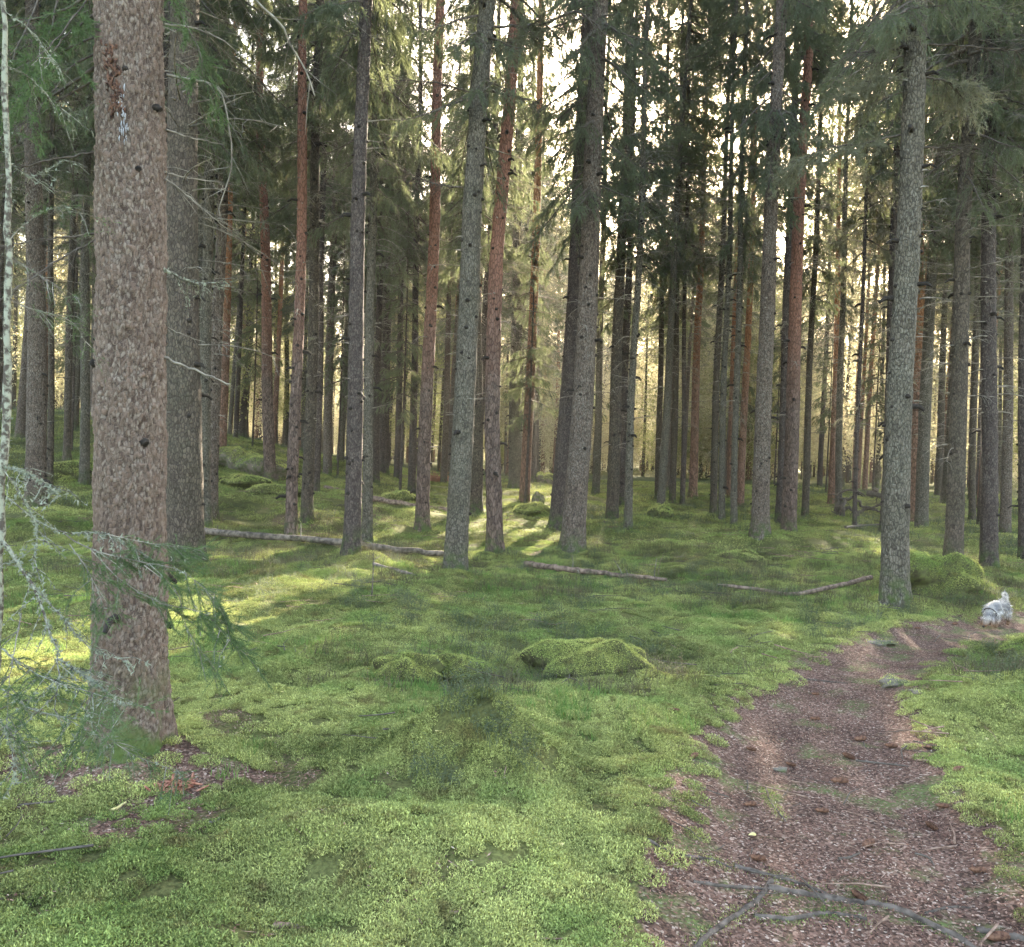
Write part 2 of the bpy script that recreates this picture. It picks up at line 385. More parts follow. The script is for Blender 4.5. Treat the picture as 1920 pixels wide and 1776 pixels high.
# ------------------------------------------------------------------ ground and path (one grid, split where the path runs)
def build_ground():
    front = np.linspace(R(-50), R(50), 470); back = np.linspace(R(50), R(310), 120)[1:-1]
    th = np.concatenate([front, back]); nt = len(th)
    rad = np.concatenate([[0.25], 0.5 * 1.0235 ** np.arange(0, 232)]); rad = np.concatenate([rad, np.geomspace(rad[-1] * 1.08, 900, 30)])
    nr = len(rad)
    X = rad[:, None] * np.sin(th)[None]; Y = rad[:, None] * np.cos(th)[None]
    Z = H(X.ravel(), Y.ravel())
    V = np.stack([X.ravel(), Y.ravel(), Z], 1)
    i = np.arange(nr - 1)[:, None] * nt; j = np.arange(nt)[None]; j2 = (j + 1) % nt
    F = np.stack([i + j, i + nt + j, i + nt + j2, i + j2], -1).reshape(-1, 4)[:, ::-1]
    P = np.full(len(V), -5.0); m = np.hypot(V[:, 0], V[:, 1]) < 40
    P[m] = path_in(V[m, 0], V[m, 1])
    lit = sm(P / 0.16 + 0.5)
    tx, ty, _ = ground_hit(215, 1440)
    q = np.hypot(V[:, 0] - tx, V[:, 1] - ty)
    lit = np.maximum(lit, 0.8 * sm((1.15 - q) / 0.8) * (vnoise(V[:, 0] * 4, V[:, 1] * 4, 31) > -0.12))
    for (a, b, rr) in [(560, 975, 1.6), (690, 970, 1.5), (960, 975, .8), (1010, 1040, .5), (640, 1090, .5)]:
        gx, gy, _ = ground_hit(a, b); q = np.hypot(V[:, 0] - gx, (V[:, 1] - gy) * .5)
        lit = np.maximum(lit, 0.62 * sm((rr - q) / rr))
    pf = P[F].mean(1) > -0.02
    for nm, sel in (('ground', ~pf), ('path', pf)):
        f = F[sel]; used, inv = np.unique(f, return_inverse=True)
        me = mesh_np(nm, V[used], inv.reshape(f.shape), M['ground'], True, {'litter': lit[used]})
        o = link(nm, me)
        tag(o, 'mossy green forest floor with gentle hummocks' if nm == 'ground' else 'reddish brown needle-strewn footpath winding through the moss', nm, kind='structure')
    # fill the hole at the camera's feet
    k = nt
    me = mesh_np('ground_under_viewer', np.vstack([V[:k], [[0, 0, Hs(0, 0)]]]), np.array([[(q + 1) % k, q, k] for q in range(k)]), M['ground'], True, {'litter': np.concatenate([lit[:k], [0.]])})
    tag(link('ground', me), 'patch of forest floor under the viewer', 'ground', kind='structure')
build_ground()

# ------------------------------------------------------------------ scattered ground cover (stuff)
hidden = bpy.data.collections.new('patch_sources')
def scatter(name, label, cat, meshes, P, rotz, tilt, scl, idx):
    """P points (n,3); instances of MESHES on them, one stuff object"""
    c = bpy.data.collections.new(name + '_patches')
    for k, me in enumerate(meshes):
        o = bpy.data.objects.new('%s_patch_%02d' % (name, k), me); c.objects.link(o)
    me = bpy.data.meshes.new(name); me.vertices.add(len(P)); me.vertices.foreach_set('co', np.asarray(P, np.float32).ravel())
    rot = np.stack([tilt[0], tilt[1], rotz], 1).astype(np.float32)
    a = me.attributes.new('rot', 'FLOAT_VECTOR', 'POINT'); a.data.foreach_set('vector', rot.ravel())
    a = me.attributes.new('scl', 'FLOAT', 'POINT'); a.data.foreach_set('value', scl.astype(np.float32))
    a = me.attributes.new('idx', 'INT', 'POINT'); a.data.foreach_set('value', idx.astype(np.int32))
    o = link(name, me); tag(o, label, cat, kind='stuff')
    g = bpy.data.node_groups.new(name + '_scatter', 'GeometryNodeTree')
    g.interface.new_socket('Geometry', in_out='INPUT', socket_type='NodeSocketGeometry')
    g.interface.new_socket('Geometry', in_out='OUTPUT', socket_type='NodeSocketGeometry')
    N = g.nodes; L = g.links
    gi = N.new('NodeGroupInput'); go = N.new('NodeGroupOutput')
    ci = N.new('GeometryNodeCollectionInfo'); ci.inputs[0].default_value = c; ci.inputs['Separate Children'].default_value = True; ci.inputs['Reset Children'].default_value = True
    ip = N.new('GeometryNodeInstanceOnPoints'); ip.inputs['Pick Instance'].default_value = True
    def na(nm, ty):
        q = N.new('GeometryNodeInputNamedAttribute'); q.data_type = ty; q.inputs[0].default_value = nm
        return [s for s in q.outputs if s.enabled and s.name == 'Attribute'][0]
    L.new(gi.outputs[0], ip.inputs['Points']); L.new(ci.outputs[0], ip.inputs['Instance'])
    L.new(na('idx', 'INT'), ip.inputs['Instance Index'])
    e = N.new('FunctionNodeEulerToRotation'); L.new(na('rot', 'FLOAT_VECTOR'), e.inputs[0]); L.new(e.outputs[0], ip.inputs['Rotation'])
    L.new(na('scl', 'FLOAT'), ip.inputs['Scale']); L.new(ip.outputs[0], go.inputs[0])
    md = o.modifiers.new('scatter', 'NODES'); md.node_group = g
    return o

def ground_points(rmin, rmax, per_m2, half=44, seed=0, keep=None):
    r = np.random.default_rng(seed); area = 0.5 * (rmax ** 2 - rmin ** 2) * R(2 * half); n = int(area * per_m2)
    rr = np.sqrt(r.uniform(rmin ** 2, rmax ** 2, n)); th = r.uniform(R(-half), R(half), n)
    x = rr * np.sin(th); y = rr * np.cos(th)
    if keep is not None:
        m = keep(x, y, r); x = x[m]; y = y[m]
    z = H(x, y); e = 0.12
    sx = (H(x + e, y) - H(x - e, y)) / (2 * e); sy = (H(x, y + e) - H(x, y - e)) / (2 * e)
    return np.stack([x, y, z], 1), sx, sy, r

def tilts(sx, sy, rz):
    # euler XYZ with rz spun first in the local frame: approximate by tilting after a spin
    c, s = np.cos(rz), np.sin(rz)
    return np.zeros_like(rz) + np.arctan(sy * c - sx * s), np.zeros_like(rz) - np.arctan(sx * c + sy * s)

def moss_patch(seed, n=260, rad=0.085, L=0.012, Wd=0.0034, hgt=0.02, mat='moss'):
    r = np.random.default_rng(seed)
    rr = rad * np.sqrt(r.uniform(0, 1, n)); th = r.uniform(0, 2 * math.pi, n)
    b = np.stack([rr * np.cos(th), rr * np.sin(th), r.uniform(-0.3, 1, n) * hgt * (1 - 0.6 * (rr / rad) ** 2)], 1)
    az = r.uniform(0, 2 * math.pi, n); el = r.uniform(0.15, 1.1, n)
    d = np.stack([np.cos(az) * np.cos(el), np.sin(az) * np.cos(el), np.sin(el)], 1)
    sd_ = np.stack([-np.sin(az), np.cos(az), r.uniform(-.5, .5, n)], 1)
    l = L * r.uniform(0.6, 1.3, n)[:, None]; w = Wd * r.uniform(0.6, 1.3, n)[:, None]
    # a leaf-shaped kite of two triangles, folded along its middle
    A = b; C = b + d * l; m = b + d * l * 0.45; up = np.array([0, 0, 1.0]) * w * 0.35
    V = np.stack([A, m + sd_ * w * .5 + up, C, m - sd_ * w * .5 + up], 1).reshape(-1, 3)
    k = np.arange(n)[:, None] * 4
    F = np.concatenate([k + np.array([[0, 1, 2]]), k + np.array([[0, 2, 3]])])
    return mesh_np('moss_patch', V, F, M[mat])

def bare(x, y): return (np.hypot(x - LX, y - LY) < .95) & (vnoise(x * 4, y * 4, 31) > -0.08)
LX, LY = ground_hit(215, 1440)[:2]
def not_path(x, y, r):
    thin = (vnoise(x * 5, y * 5, 91) + .5 * vnoise(x * 13, y * 13, 92) > .42)
    return ~(thin & (r.uniform(0, 1, len(x)) < .6)) & ~(bare(x, y) & (r.uniform(0, 1, len(x)) < .8)) & (path_in(x, y) < r.uniform(-0.22, 0.18, len(x)))
BOULDERS = []          # filled below: (x, y, rx, ry, h)

def scat_moss(name, label, rmin, rmax, dens, sc, seed, hts, mat='moss', n=300, rad=.085):
    P, sx, sy, r = ground_points(rmin, rmax, dens, seed=seed, keep=not_path); P[:, 2] += .004
    rz = r.uniform(0, 2 * math.pi, len(P)); tx, ty = tilts(sx, sy, rz)
    k = 5; ms = [moss_patch(seed * 10 + i, n=n, rad=rad, hgt=hts, mat=mat) for i in range(k)]
    scatter(name, label, 'moss', ms, P, rz, (tx, ty), sc * r.uniform(0.8, 1.25, len(P)), r.integers(0, k, len(P)))
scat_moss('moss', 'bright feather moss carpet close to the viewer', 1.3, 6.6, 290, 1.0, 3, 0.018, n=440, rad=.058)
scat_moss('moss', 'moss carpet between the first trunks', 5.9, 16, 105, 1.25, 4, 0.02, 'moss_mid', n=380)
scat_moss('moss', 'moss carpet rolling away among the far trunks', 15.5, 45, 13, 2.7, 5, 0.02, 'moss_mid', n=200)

def wisp_patch(seed, n, h, rad, w, leaf, mat):
    """upright thin stems with small leaves"""
    r = np.random.default_rng(seed); rr = rad * np.sqrt(r.uniform(0, 1, n)); th = r.uniform(0, 6.283, n)
    b = np.stack([rr * np.cos(th), rr * np.sin(th), np.zeros(n)], 1)
    az = r.uniform(0, 6.283, n); el = r.uniform(0.7, 1.45, n); l = h * r.uniform(0.5, 1.1, n)
    d = np.stack([np.cos(az) * np.cos(el), np.sin(az) * np.cos(el), np.sin(el)], 1)
    s_ = np.stack([-np.sin(az), np.cos(az), np.zeros(n)], 1) * w
    A = Acc(); A.tris(b - s_, b + s_, b + d * l[:, None])
    if leaf:
        q = 6
        for i in range(q):
            t = r.uniform(0.3, 1, n)[:, None]; p = b + d * l[:, None] * t
            a2 = r.uniform(0, 6.283, n); dd = np.stack([np.cos(a2), np.sin(a2), r.uniform(-.3, .8, n)], 1) * leaf * r.uniform(.6, 1.2, n)[:, None]
            pp = np.stack([-np.sin(a2), np.cos(a2), r.uniform(-.4, .4, n)], 1) * leaf * .3
            A.tris(p, p + dd * .55 + pp, p + dd); A.tris(p, p + dd, p + dd * .55 - pp)
    return A.mesh('wisp_patch', M[mat])

def noise_keep(seed, thr, sc=0.5, pathm=-0.1):
    def f(x, y, r):
        return (vnoise(x * sc, y * sc, seed) + 0.4 * vnoise(x * sc * 3, y * sc * 3, seed + 1) > thr + r.uniform(-.12, .12, len(x))) & (path_in(x, y) < pathm)
    return f
def scat_wisp(name, label, cat, rmin, rmax, dens, seed, keep, args, scr=(0.7, 1.3)):
    P, sx, sy, r = ground_points(rmin, rmax, dens, seed=seed, keep=keep)
    z = np.zeros(len(P)); ms = [wisp_patch(seed * 7 + i, *args) for i in range(4)]
    scatter(name, label, cat, ms, P, r.uniform(0, 6.283, len(P)), (z, z), r.uniform(*scr, len(P)), r.integers(0, 4, len(P)))
bx, by, _ = ground_hit(880, 1400)
def bil_keep(x, y, r):
    q = np.hypot((x - bx - 0.05) / 0.40, (y - by - .05) / 0.32)
    far = noise_keep(41, 0.10)(x, y, r) & (np.hypot(x, y) > 5.2) & (r.uniform(0, 1, len(x)) < .16)
    return (q < r.uniform(0.3, 1.1, len(x))) | far
scat_wisp('bilberry_shrubs', 'low bilberry shrubs growing through the moss', 'shrubs', 3.0, 14, 60, 6, bil_keep, (34, 0.19, 0.11, 0.0016, 0.016, 'bilberry'), (0.6, 1.15))
scat_wisp('dry_heather', 'wispy dry brownish stems among the moss', 'undergrowth', 4.4, 17, 12, 7, noise_keep(51, 0.0), (30, 0.17, 0.14, 0.0022, 0.012, 'heather'))
scat_wisp('grass', 'fine soft grass standing in the mossy hollows', 'grass', 3.9, 12, 26, 8, noise_keep(61, 0.10, 0.8), (60, 0.075, 0.10, 0.0024, 0, 'grass'))
scat_wisp('grass', 'taller grass and herbs between the distant trunks', 'grass', 17, 60, 1.0, 9, noise_keep(71, -0.02, 0.15), (60, 0.22, 0.5, 0.006, 0.03, 'bilberry'))

def twig_patch(seed, n=5):
    r = np.random.default_rng(seed); A = Acc()
    for _ in range(n):
        a = r.uniform(0, 6.283); L_ = r.uniform(.05, .32); b = np.array([r.uniform(-.3, .3), r.uniform(-.3, .3), r.uniform(.012, .03)]); d = np.array([math.cos(a), math.sin(a), r.uniform(-.03, .12)]) * L_
        A.tube(np.array([b, b + d * .5 + r.normal(0, L_ * .06, 3) * [1, 1, .2], b + d]), np.array([1, .8, .5]) * r.uniform(.0015, .0045), 4)
    return A.mesh('twig_patch', M['stick' if seed % 2 else 'twig_dark'])
P, sx, sy, r_ = ground_points(1.6, 22, 1.1, seed=14); z_ = np.zeros(len(P))
scatter('fallen_twigs', 'small broken twigs strewn over moss and path', 'twigs', [twig_patch(950 + i) for i in range(6)], P, r_.uniform(0, 6.283, len(P)), (np.arctan(sy) * 0, z_), r_.uniform(.7, 1.5, len(P)), r_.integers(0, 6, len(P)))

def flake_patch(seed, n=120, rad=0.11, s=0.010):
    r = np.random.default_rng(seed); rr = rad * np.sqrt(r.uniform(0, 1, n)); th = r.uniform(0, 6.283, n)
    b = np.stack([rr * np.cos(th), rr * np.sin(th), r.uniform(0.0, 0.008, n)], 1)
    az = r.uniform(0, 6.283, n); d = np.stack([np.cos(az), np.sin(az), r.uniform(-.35, .35, n)], 1); p = np.stack([-np.sin(az), np.cos(az), r.uniform(-.4, .4, n)], 1)
    needle = (r.uniform(0, 1, n) < 0.4)[:, None]
    big = 1 + 3.2 * (r.uniform(0, 1, n) < .03)[:, None]; l = big * np.where(needle, 1.7, 1.0) * s * r.uniform(.4, 1.6, n)[:, None]; w = np.where(needle, 0.12, 0.6) * s / np.sqrt(big) * r.uniform(.6, 1.3, n)[:, None]
    V = np.stack([b - d * l * .5, b + p * w * .5, b + d * l * .5, b - p * w * .5], 1).reshape(-1, 3)
    k = np.arange(n)[:, None] * 4
    return mesh_np('flake_patch', V, k + np.array([[0, 1, 2, 3]]), M['litter'])
lx, ly = LX, LY
def lit_keep(x, y, r):
    q = np.hypot(x - lx, y - ly)
    return (path_in(x, y) > r.uniform(-0.10, 0.12, len(x))) | ((q < 1.0) & (vnoise(x * 4, y * 4, 31) > -0.1)) | (r.uniform(0, 1, len(x)) < 0.03)
P, sx, sy, r_ = ground_points(1.3, 13, 85, seed=12, keep=lit_keep)
rz = r_.uniform(0, 6.283, len(P)); tx, ty = tilts(sx, sy, rz)
scatter('needle_litter', 'reddish fallen needles, cone scales and bark flakes', 'litter', [flake_patch(900 + i) for i in range(5)], P, rz, (tx, ty), r_.uniform(.8, 1.3, len(P)), r_.integers(0, 5, len(P)))

# ------------------------------------------------------------------ crowns and dead branches (shared meshes)
def unit(v): return v / (np.linalg.norm(v, axis=-1, keepdims=True) + 1e-9)

def sprays(A, P, D, L, W, r, spread=0.55, a=0.0, hang=0.25):
    """slender needle-fan triangles from points P along directions D"""
    n = len(P); d = unit(D + r.normal(0, spread, (n, 3)) - np.array([0, 0, hang])); s_ = unit(np.cross(d, r.normal(0, 1, (n, 3))))
    l = (L * r.uniform(.5, 1.3, n))[:, None]; w = (W * r.uniform(.6, 1.3, n))[:, None]
    A.tris(P - s_ * w * .5, P + s_ * w * .5, P + d * l, a)

def crown_mesh(seed, Hc=15.0, Rm=2.1, nb=95, n_spray=46000, L=0.15, W=0.016, droop=0.55, mat='needles', gap=0.0, top=0.65):
    r = np.random.default_rng(seed); A = Acc(); wood = Acc()
    z = Hc * r.uniform(0, 1, nb) ** 0.9; az = r.uniform(0, 6.283, nb)
    f = z / Hc; Lb = Rm * (1 - f) ** top * r.uniform(0.6, 1.15, nb) * np.where(f < 0.06, 0.75, 1) + 0.12
    share = Lb ** 1.5; share /= share.sum()
    for i in range(nb):
        n = max(8, int(n_spray * share[i])); L_ = Lb[i]
        o = np.array([math.cos(az[i]), math.sin(az[i]), 0]); side = np.array([-o[1], o[0], 0])
        rise = 0.25 if f[i] > .75 else 0.0; dr = droop * r.uniform(0.6, 1.4) * (1 - f[i] * .9)
        def pt(t): return o[None] * (L_ * t)[:, None] + np.array([0, 0, 1.0])[None] * (z[i] + L_ * (rise * t - dr * t ** 1.3 + 0.22 * np.clip(t - .7, 0, 1)))[:, None]
        t = np.linspace(0, 1, 6); wood.tube(pt(t), 0.018 * (1.15 - t) * (0.5 + L_ / 2), 3, cap=False)
        # twigs: lateral, hanging
        nt_ = max(3, int(L_ * 16)); tt = r.uniform(0.12, 1.0, nt_); base = pt(tt); sg = np.where(r.uniform(0, 1, nt_) < .5, 1, -1)
        tl = (0.16 + 0.34 * L_ * (1.05 - tt) * r.uniform(.5, 1.2, nt_))
        td = unit(side[None] * sg[:, None] * 0.8 + o[None] * 0.55 + np.array([0, 0, -1.0])[None] * r.uniform(0.2, 1.3, nt_)[:, None])
        k = r.integers(0, nt_, n); u = r.uniform(0, 1, n) ** .8
        p = base[k] + td[k] * (tl[k] * u)[:, None] - np.array([0, 0, 1.0])[None] * (0.25 * tl[k] * u ** 2)[:, None]
        sprays(A, p, td[k] * .9, L, W, r)
        for q in range(nt_):
            wood.tube(np.array([base[q], base[q] + td[q] * tl[q]]), [0.005, 0.002], 3, cap=False)
    nl = sum(len(x) for x in A.F3)
    fV = np.concatenate(A.V + wood.V); nA = sum(len(v) for v in A.V)
    F3 = np.concatenate(A.F3); F4 = np.concatenate(wood.F4) + nA
    me = mesh_np('crown', fV, [F3, F4], M[mat]); me.materials.append(M['twig_dark'])
    mi = np.zeros(len(F3) + len(F4), np.int32); mi[len(F3):] = 1; me.polygons.foreach_set('material_index', mi)
    return me

def dead_mesh(seed, z0=1.6, z1=9.0, nb=110, Lm=1.5, rad=0.13, green=0.0, name='dead_branches'):
    r = np.random.default_rng(seed); A = Acc(); G = Acc()
    for i in range(nb):
        z = z0 + (z1 - z0) * r.uniform(0, 1) ** 0.7; f = (z - z0) / (z1 - z0)
        if r.uniform() < 0.45 * (1 - f) + .12: L_ = r.uniform(0.02, 0.09)
        else: L_ = Lm * r.uniform(0.25, 1.1) * (0.35 + .75 * f)
        az = r.uniform(0, 6.283); o = np.array([math.cos(az), math.sin(az), 0]); side = np.array([-o[1], o[0], 0])
        bend = r.uniform(-.6, .1); t = np.linspace(0, 1, 5)
        p = o[None] * (rad * .8 + L_ * t)[:, None] + np.array([0, 0, 1.0])[None] * (z + L_ * (0.1 * t + bend * t ** 2))[:, None] + side[None] * (r.uniform(-.25, .25) * L_ * t ** 2)[:, None]
        r0 = 0.010 if L_ > .15 else 0.014
        A.tube(p, r0 * (1.05 - .8 * t) * r.uniform(.6, 1.2), 4, cap=L_ < .15)
        if L_ > .3:
            for _ in range(int(L_ * 9)):
                u = r.uniform(.25, 1); b = p[0] * (1 - u) + p[-1] * u + np.array([0, 0, 0.0]); k = int(u * 4); b = p[k] + (p[min(k + 1, 4)] - p[k]) * (u * 4 - k)
                d = unit(side * r.choice([-1, 1]) * .8 + o * .5 + np.array([0, 0, r.uniform(-1.1, .25)])) * L_ * r.uniform(.15, .42)
                A.tube(np.array([b, b + d * .55 + r.normal(0, .01, 3), b + d + np.array([0, 0, -.05])]), [.0035, .0025, .0012], 3, cap=False)
                if r.uniform() < green * f * 1.5:
                    m = 26; q = b + d[None] * r.uniform(.1, 1, m)[:, None]
                    sprays(G, q, np.repeat(d[None], m, 0) * 2, 0.07, 0.008, r)
    F4 = np.concatenate(A.F4); F3 = [np.concatenate(A.F3)] if A.F3 else []
    nw = sum(len(v) for v in A.V); nf = len(F4) + (len(F3[0]) if F3 else 0)
    fs3 = F3 + ([np.concatenate(G.F3) + nw] if G.F3 else [])
    F = [F4] + ([np.concatenate(fs3)] if fs3 else [])
    me = mesh_np(name, np.concatenate(A.V + G.V), F, M['twig']); me.materials.append(M['needles_grey'])
    tot = len(me.polygons); mi = np.zeros(tot, np.int32); mi[nf:] = 1; me.polygons.foreach_set('material_index', mi)
    return me

CROWN = {
    'lush': [crown_mesh(101, nb=105, n_spray=60000, Rm=2.3), crown_mesh(102, nb=95, n_spray=56000, Rm=2.0)],
    'fine': [crown_mesh(103, nb=110, n_spray=95000, L=0.085, W=0.010, Rm=2.1), crown_mesh(104, nb=100, n_spray=90000, L=0.085, W=0.010, Rm=2.2)],
    'sparse': [crown_mesh(105, nb=95, n_spray=46000, Rm=1.9), crown_mesh(106, nb=85, n_spray=42000, Rm=1.8), crown_mesh(107, nb=95, n_spray=44000, Rm=1.9, mat='needles_grey')],
    'pine': [crown_mesh(108, Hc=6, nb=40, n_spray=20000, Rm=2.0, droop=-.2, L=.12, top=.35)],
    'small': [crown_mesh(109, Hc=5.5, nb=60, n_spray=26000, Rm=1.2, L=0.09, W=.012, droop=.35)],
}
DEAD = [dead_mesh(200 + i, green=g) for i, g in enumerate((0.0, 0.25, 0.5, 0.1))]
DEAD_FEW = [dead_mesh(220 + i, nb=34, Lm=.8) for i in range(2)]

# ------------------------------------------------------------------ trunks
def cyl_voronoi(u, v, nu, seed):
    """u in [0,1) periodic with nu cells round, v in cell units"""
    uu = u * nu; iu = np.floor(uu).astype(np.int64); iv = np.floor(v).astype(np.int64)
    d1 = np.full(u.shape, 9.0); d2 = np.full(u.shape, 9.0); c = np.zeros(u.shape)
    for a in (-1, 0, 1):
        for b in (-1, 0, 1):
            cu = iu + a; cv = iv + b; w = np.mod(cu, nu)
            x = cu + _hash(w, cv, seed); y = cv + _hash(w, cv, seed + 7); d = np.hypot(uu - x, v - y)
            n = d < d1; d2 = np.where(n, d1, np.minimum(d2, d)); c = np.where(n, _hash(w, cv, seed + 13), c); d1 = np.where(n, d, d1)
    return d1, d2 - d1, c

def trunk_mesh(axis, r0, Ht, k, zs, seed, flare=0.45, plates=None, mat='bark_spruce', rough=0.006, taper=0.85):
    """axis: function z-> (dx, dy) offset of the stem; zs heights above the base"""
    th = np.arange(k) * 2 * math.pi / k; zs = np.asarray(zs, float)
    T, Z = np.meshgrid(th, zs)
    r = r0 * np.clip(1 - Z / Ht, 0.03, 1) ** taper
    ph = (seed * 1.7) % 6.28
    r = r * (1 + flare * np.exp(-(Z + .1) / 0.22) * (1 + 0.45 * np.sin(4 * T + ph) + .25 * np.sin(7 * T + ph * 2)) + 0.02 * np.sin(3 * T + Z * .7 + ph))
    r = r + rough * 2 * vnoise(T * r0 * 22 + 50, Z * 9, seed) + rough * vnoise(T * r0 * 70 + 90, Z * 30, seed + 1)
    at = None
    if plates:
        nu = max(8, int(2 * math.pi * r0 / plates)); d1, e, c = cyl_voronoi(T / (2 * math.pi) + 0.016 * vnoise(T * 6 + 9, Z * 16, 55) * (np.abs(T - math.pi) < 3.0), Z / (plates * 1.9) + .9 * vnoise(T * 9 + 9, Z * 12, 56), nu, seed)
        edge = np.clip(e / 0.28, 0, 1); r = r + 0.006 * edge * (0.35 + c) + 0.002 * c
        at = {'edge': edge.ravel(), 'plate': c.ravel()}
    dx, dy = axis(zs)
    V = np.stack([dx[:, None] + r * np.cos(T), dy[:, None] + r * np.sin(T), Z], -1).reshape(-1, 3)
    n = len(zs); i = np.arange(n - 1)[:, None] * k; j = np.arange(k)[None]; j2 = (j + 1) % k
    F = np.stack([i + j, i + j2, i + k + j2, i + k + j], -1).reshape(-1, 4)
    return mesh_np('trunk', V, F, M[mat], True, at)

def limb_mesh(world_pts, base, r0, mat, seed=0, twigs=0, tw_len=.25, needles=0, lichen=0, n=14, r1=None, wob=None, nl=0.02, nw=0.0022, hang=.4):
    """a branch given by points in the world, stored relative to BASE; returns (wood mesh, needle mesh or None, lichen mesh or None)"""
    r = np.random.default_rng(seed); P = curve_pts(world_pts, n, wob if wob is not None else r0 * .5, seed) - np.asarray(base)
    t = np.linspace(0, 1, n); rad = r0 + ((r1 if r1 is not None else r0 * .25) - r0) * t
    A = Acc(); A.tube(P, rad * r.uniform(.85, 1.15, n), 6); G = Acc(); Lc = Acc()
    D = unit(np.gradient(P, axis=0))
    Lk = np.linalg.norm(np.diff(P, axis=0), axis=1).sum()
    for q in range(twigs):
        k = r.integers(2, n); b = P[k]; side = unit(np.cross(D[k], [0, 0, 1.0])) * r.choice([-1, 1])
        d = unit(side * r.uniform(.3, 1) + D[k] * r.uniform(.2, 1) + np.array([0, 0, r.uniform(-1.0, .15) * hang * 1.6])) * tw_len * r.uniform(.4, 1.2)
        m = np.array([b, b + d * .5 + r.normal(0, tw_len * .04, 3), b + d + np.array([0, 0, -tw_len * hang * .3])])
        A.tube(m, np.array([.34, .22, .12]) * max(r0, .006), 3, cap=False)
        if needles:
            c = curve_pts(m, 8); kk = r.integers(0, 7, needles); pp = c[kk] + (c[kk + 1] - c[kk]) * r.uniform(0, 1, needles)[:, None]
            sprays(G, pp, unit(c[kk + 1] - c[kk]) * .9, nl, nw, r, .6, hang=0.05)
            for s2 in range(3):
                u = r.integers(2, 7); dd = unit(unit(d) + r.normal(0, .5, 3)) * tw_len * .45; c2 = c[u][None] + dd[None] * r.uniform(0, 1, needles // 2)[:, None]
                sprays(G, c2, np.repeat(unit(dd)[None], len(c2), 0), nl, nw, r, .6, hang=0.05)
        if lichen:
            pp = m[0] + (m[2] - m[0]) * r.uniform(0, 1, (lichen, 1)); sprays(Lc, pp, r.normal(0, 1, (lichen, 3)), .016, .007, r, 1.0)
    if lichen:
        kk = r.integers(0, n - 1, lichen * 22); pp = P[kk] + (P[kk + 1] - P[kk]) * r.uniform(0, 1, len(kk))[:, None] + r.normal(0, r0 * .8, (len(kk), 3))
        keep = vnoise(kk * .9 + seed, kk * 0.1, seed) > -.2
        if keep.sum() > 4: sprays(Lc, pp[keep], r.normal(0, 1, (keep.sum(), 3)), .014, .007, r, 1.0)
    return A.mesh('branch', M[mat], True), (G.mesh('needles', M['needles_near']) if G.V else None), (Lc.mesh('lichen', M['lichen']) if Lc.V else None)

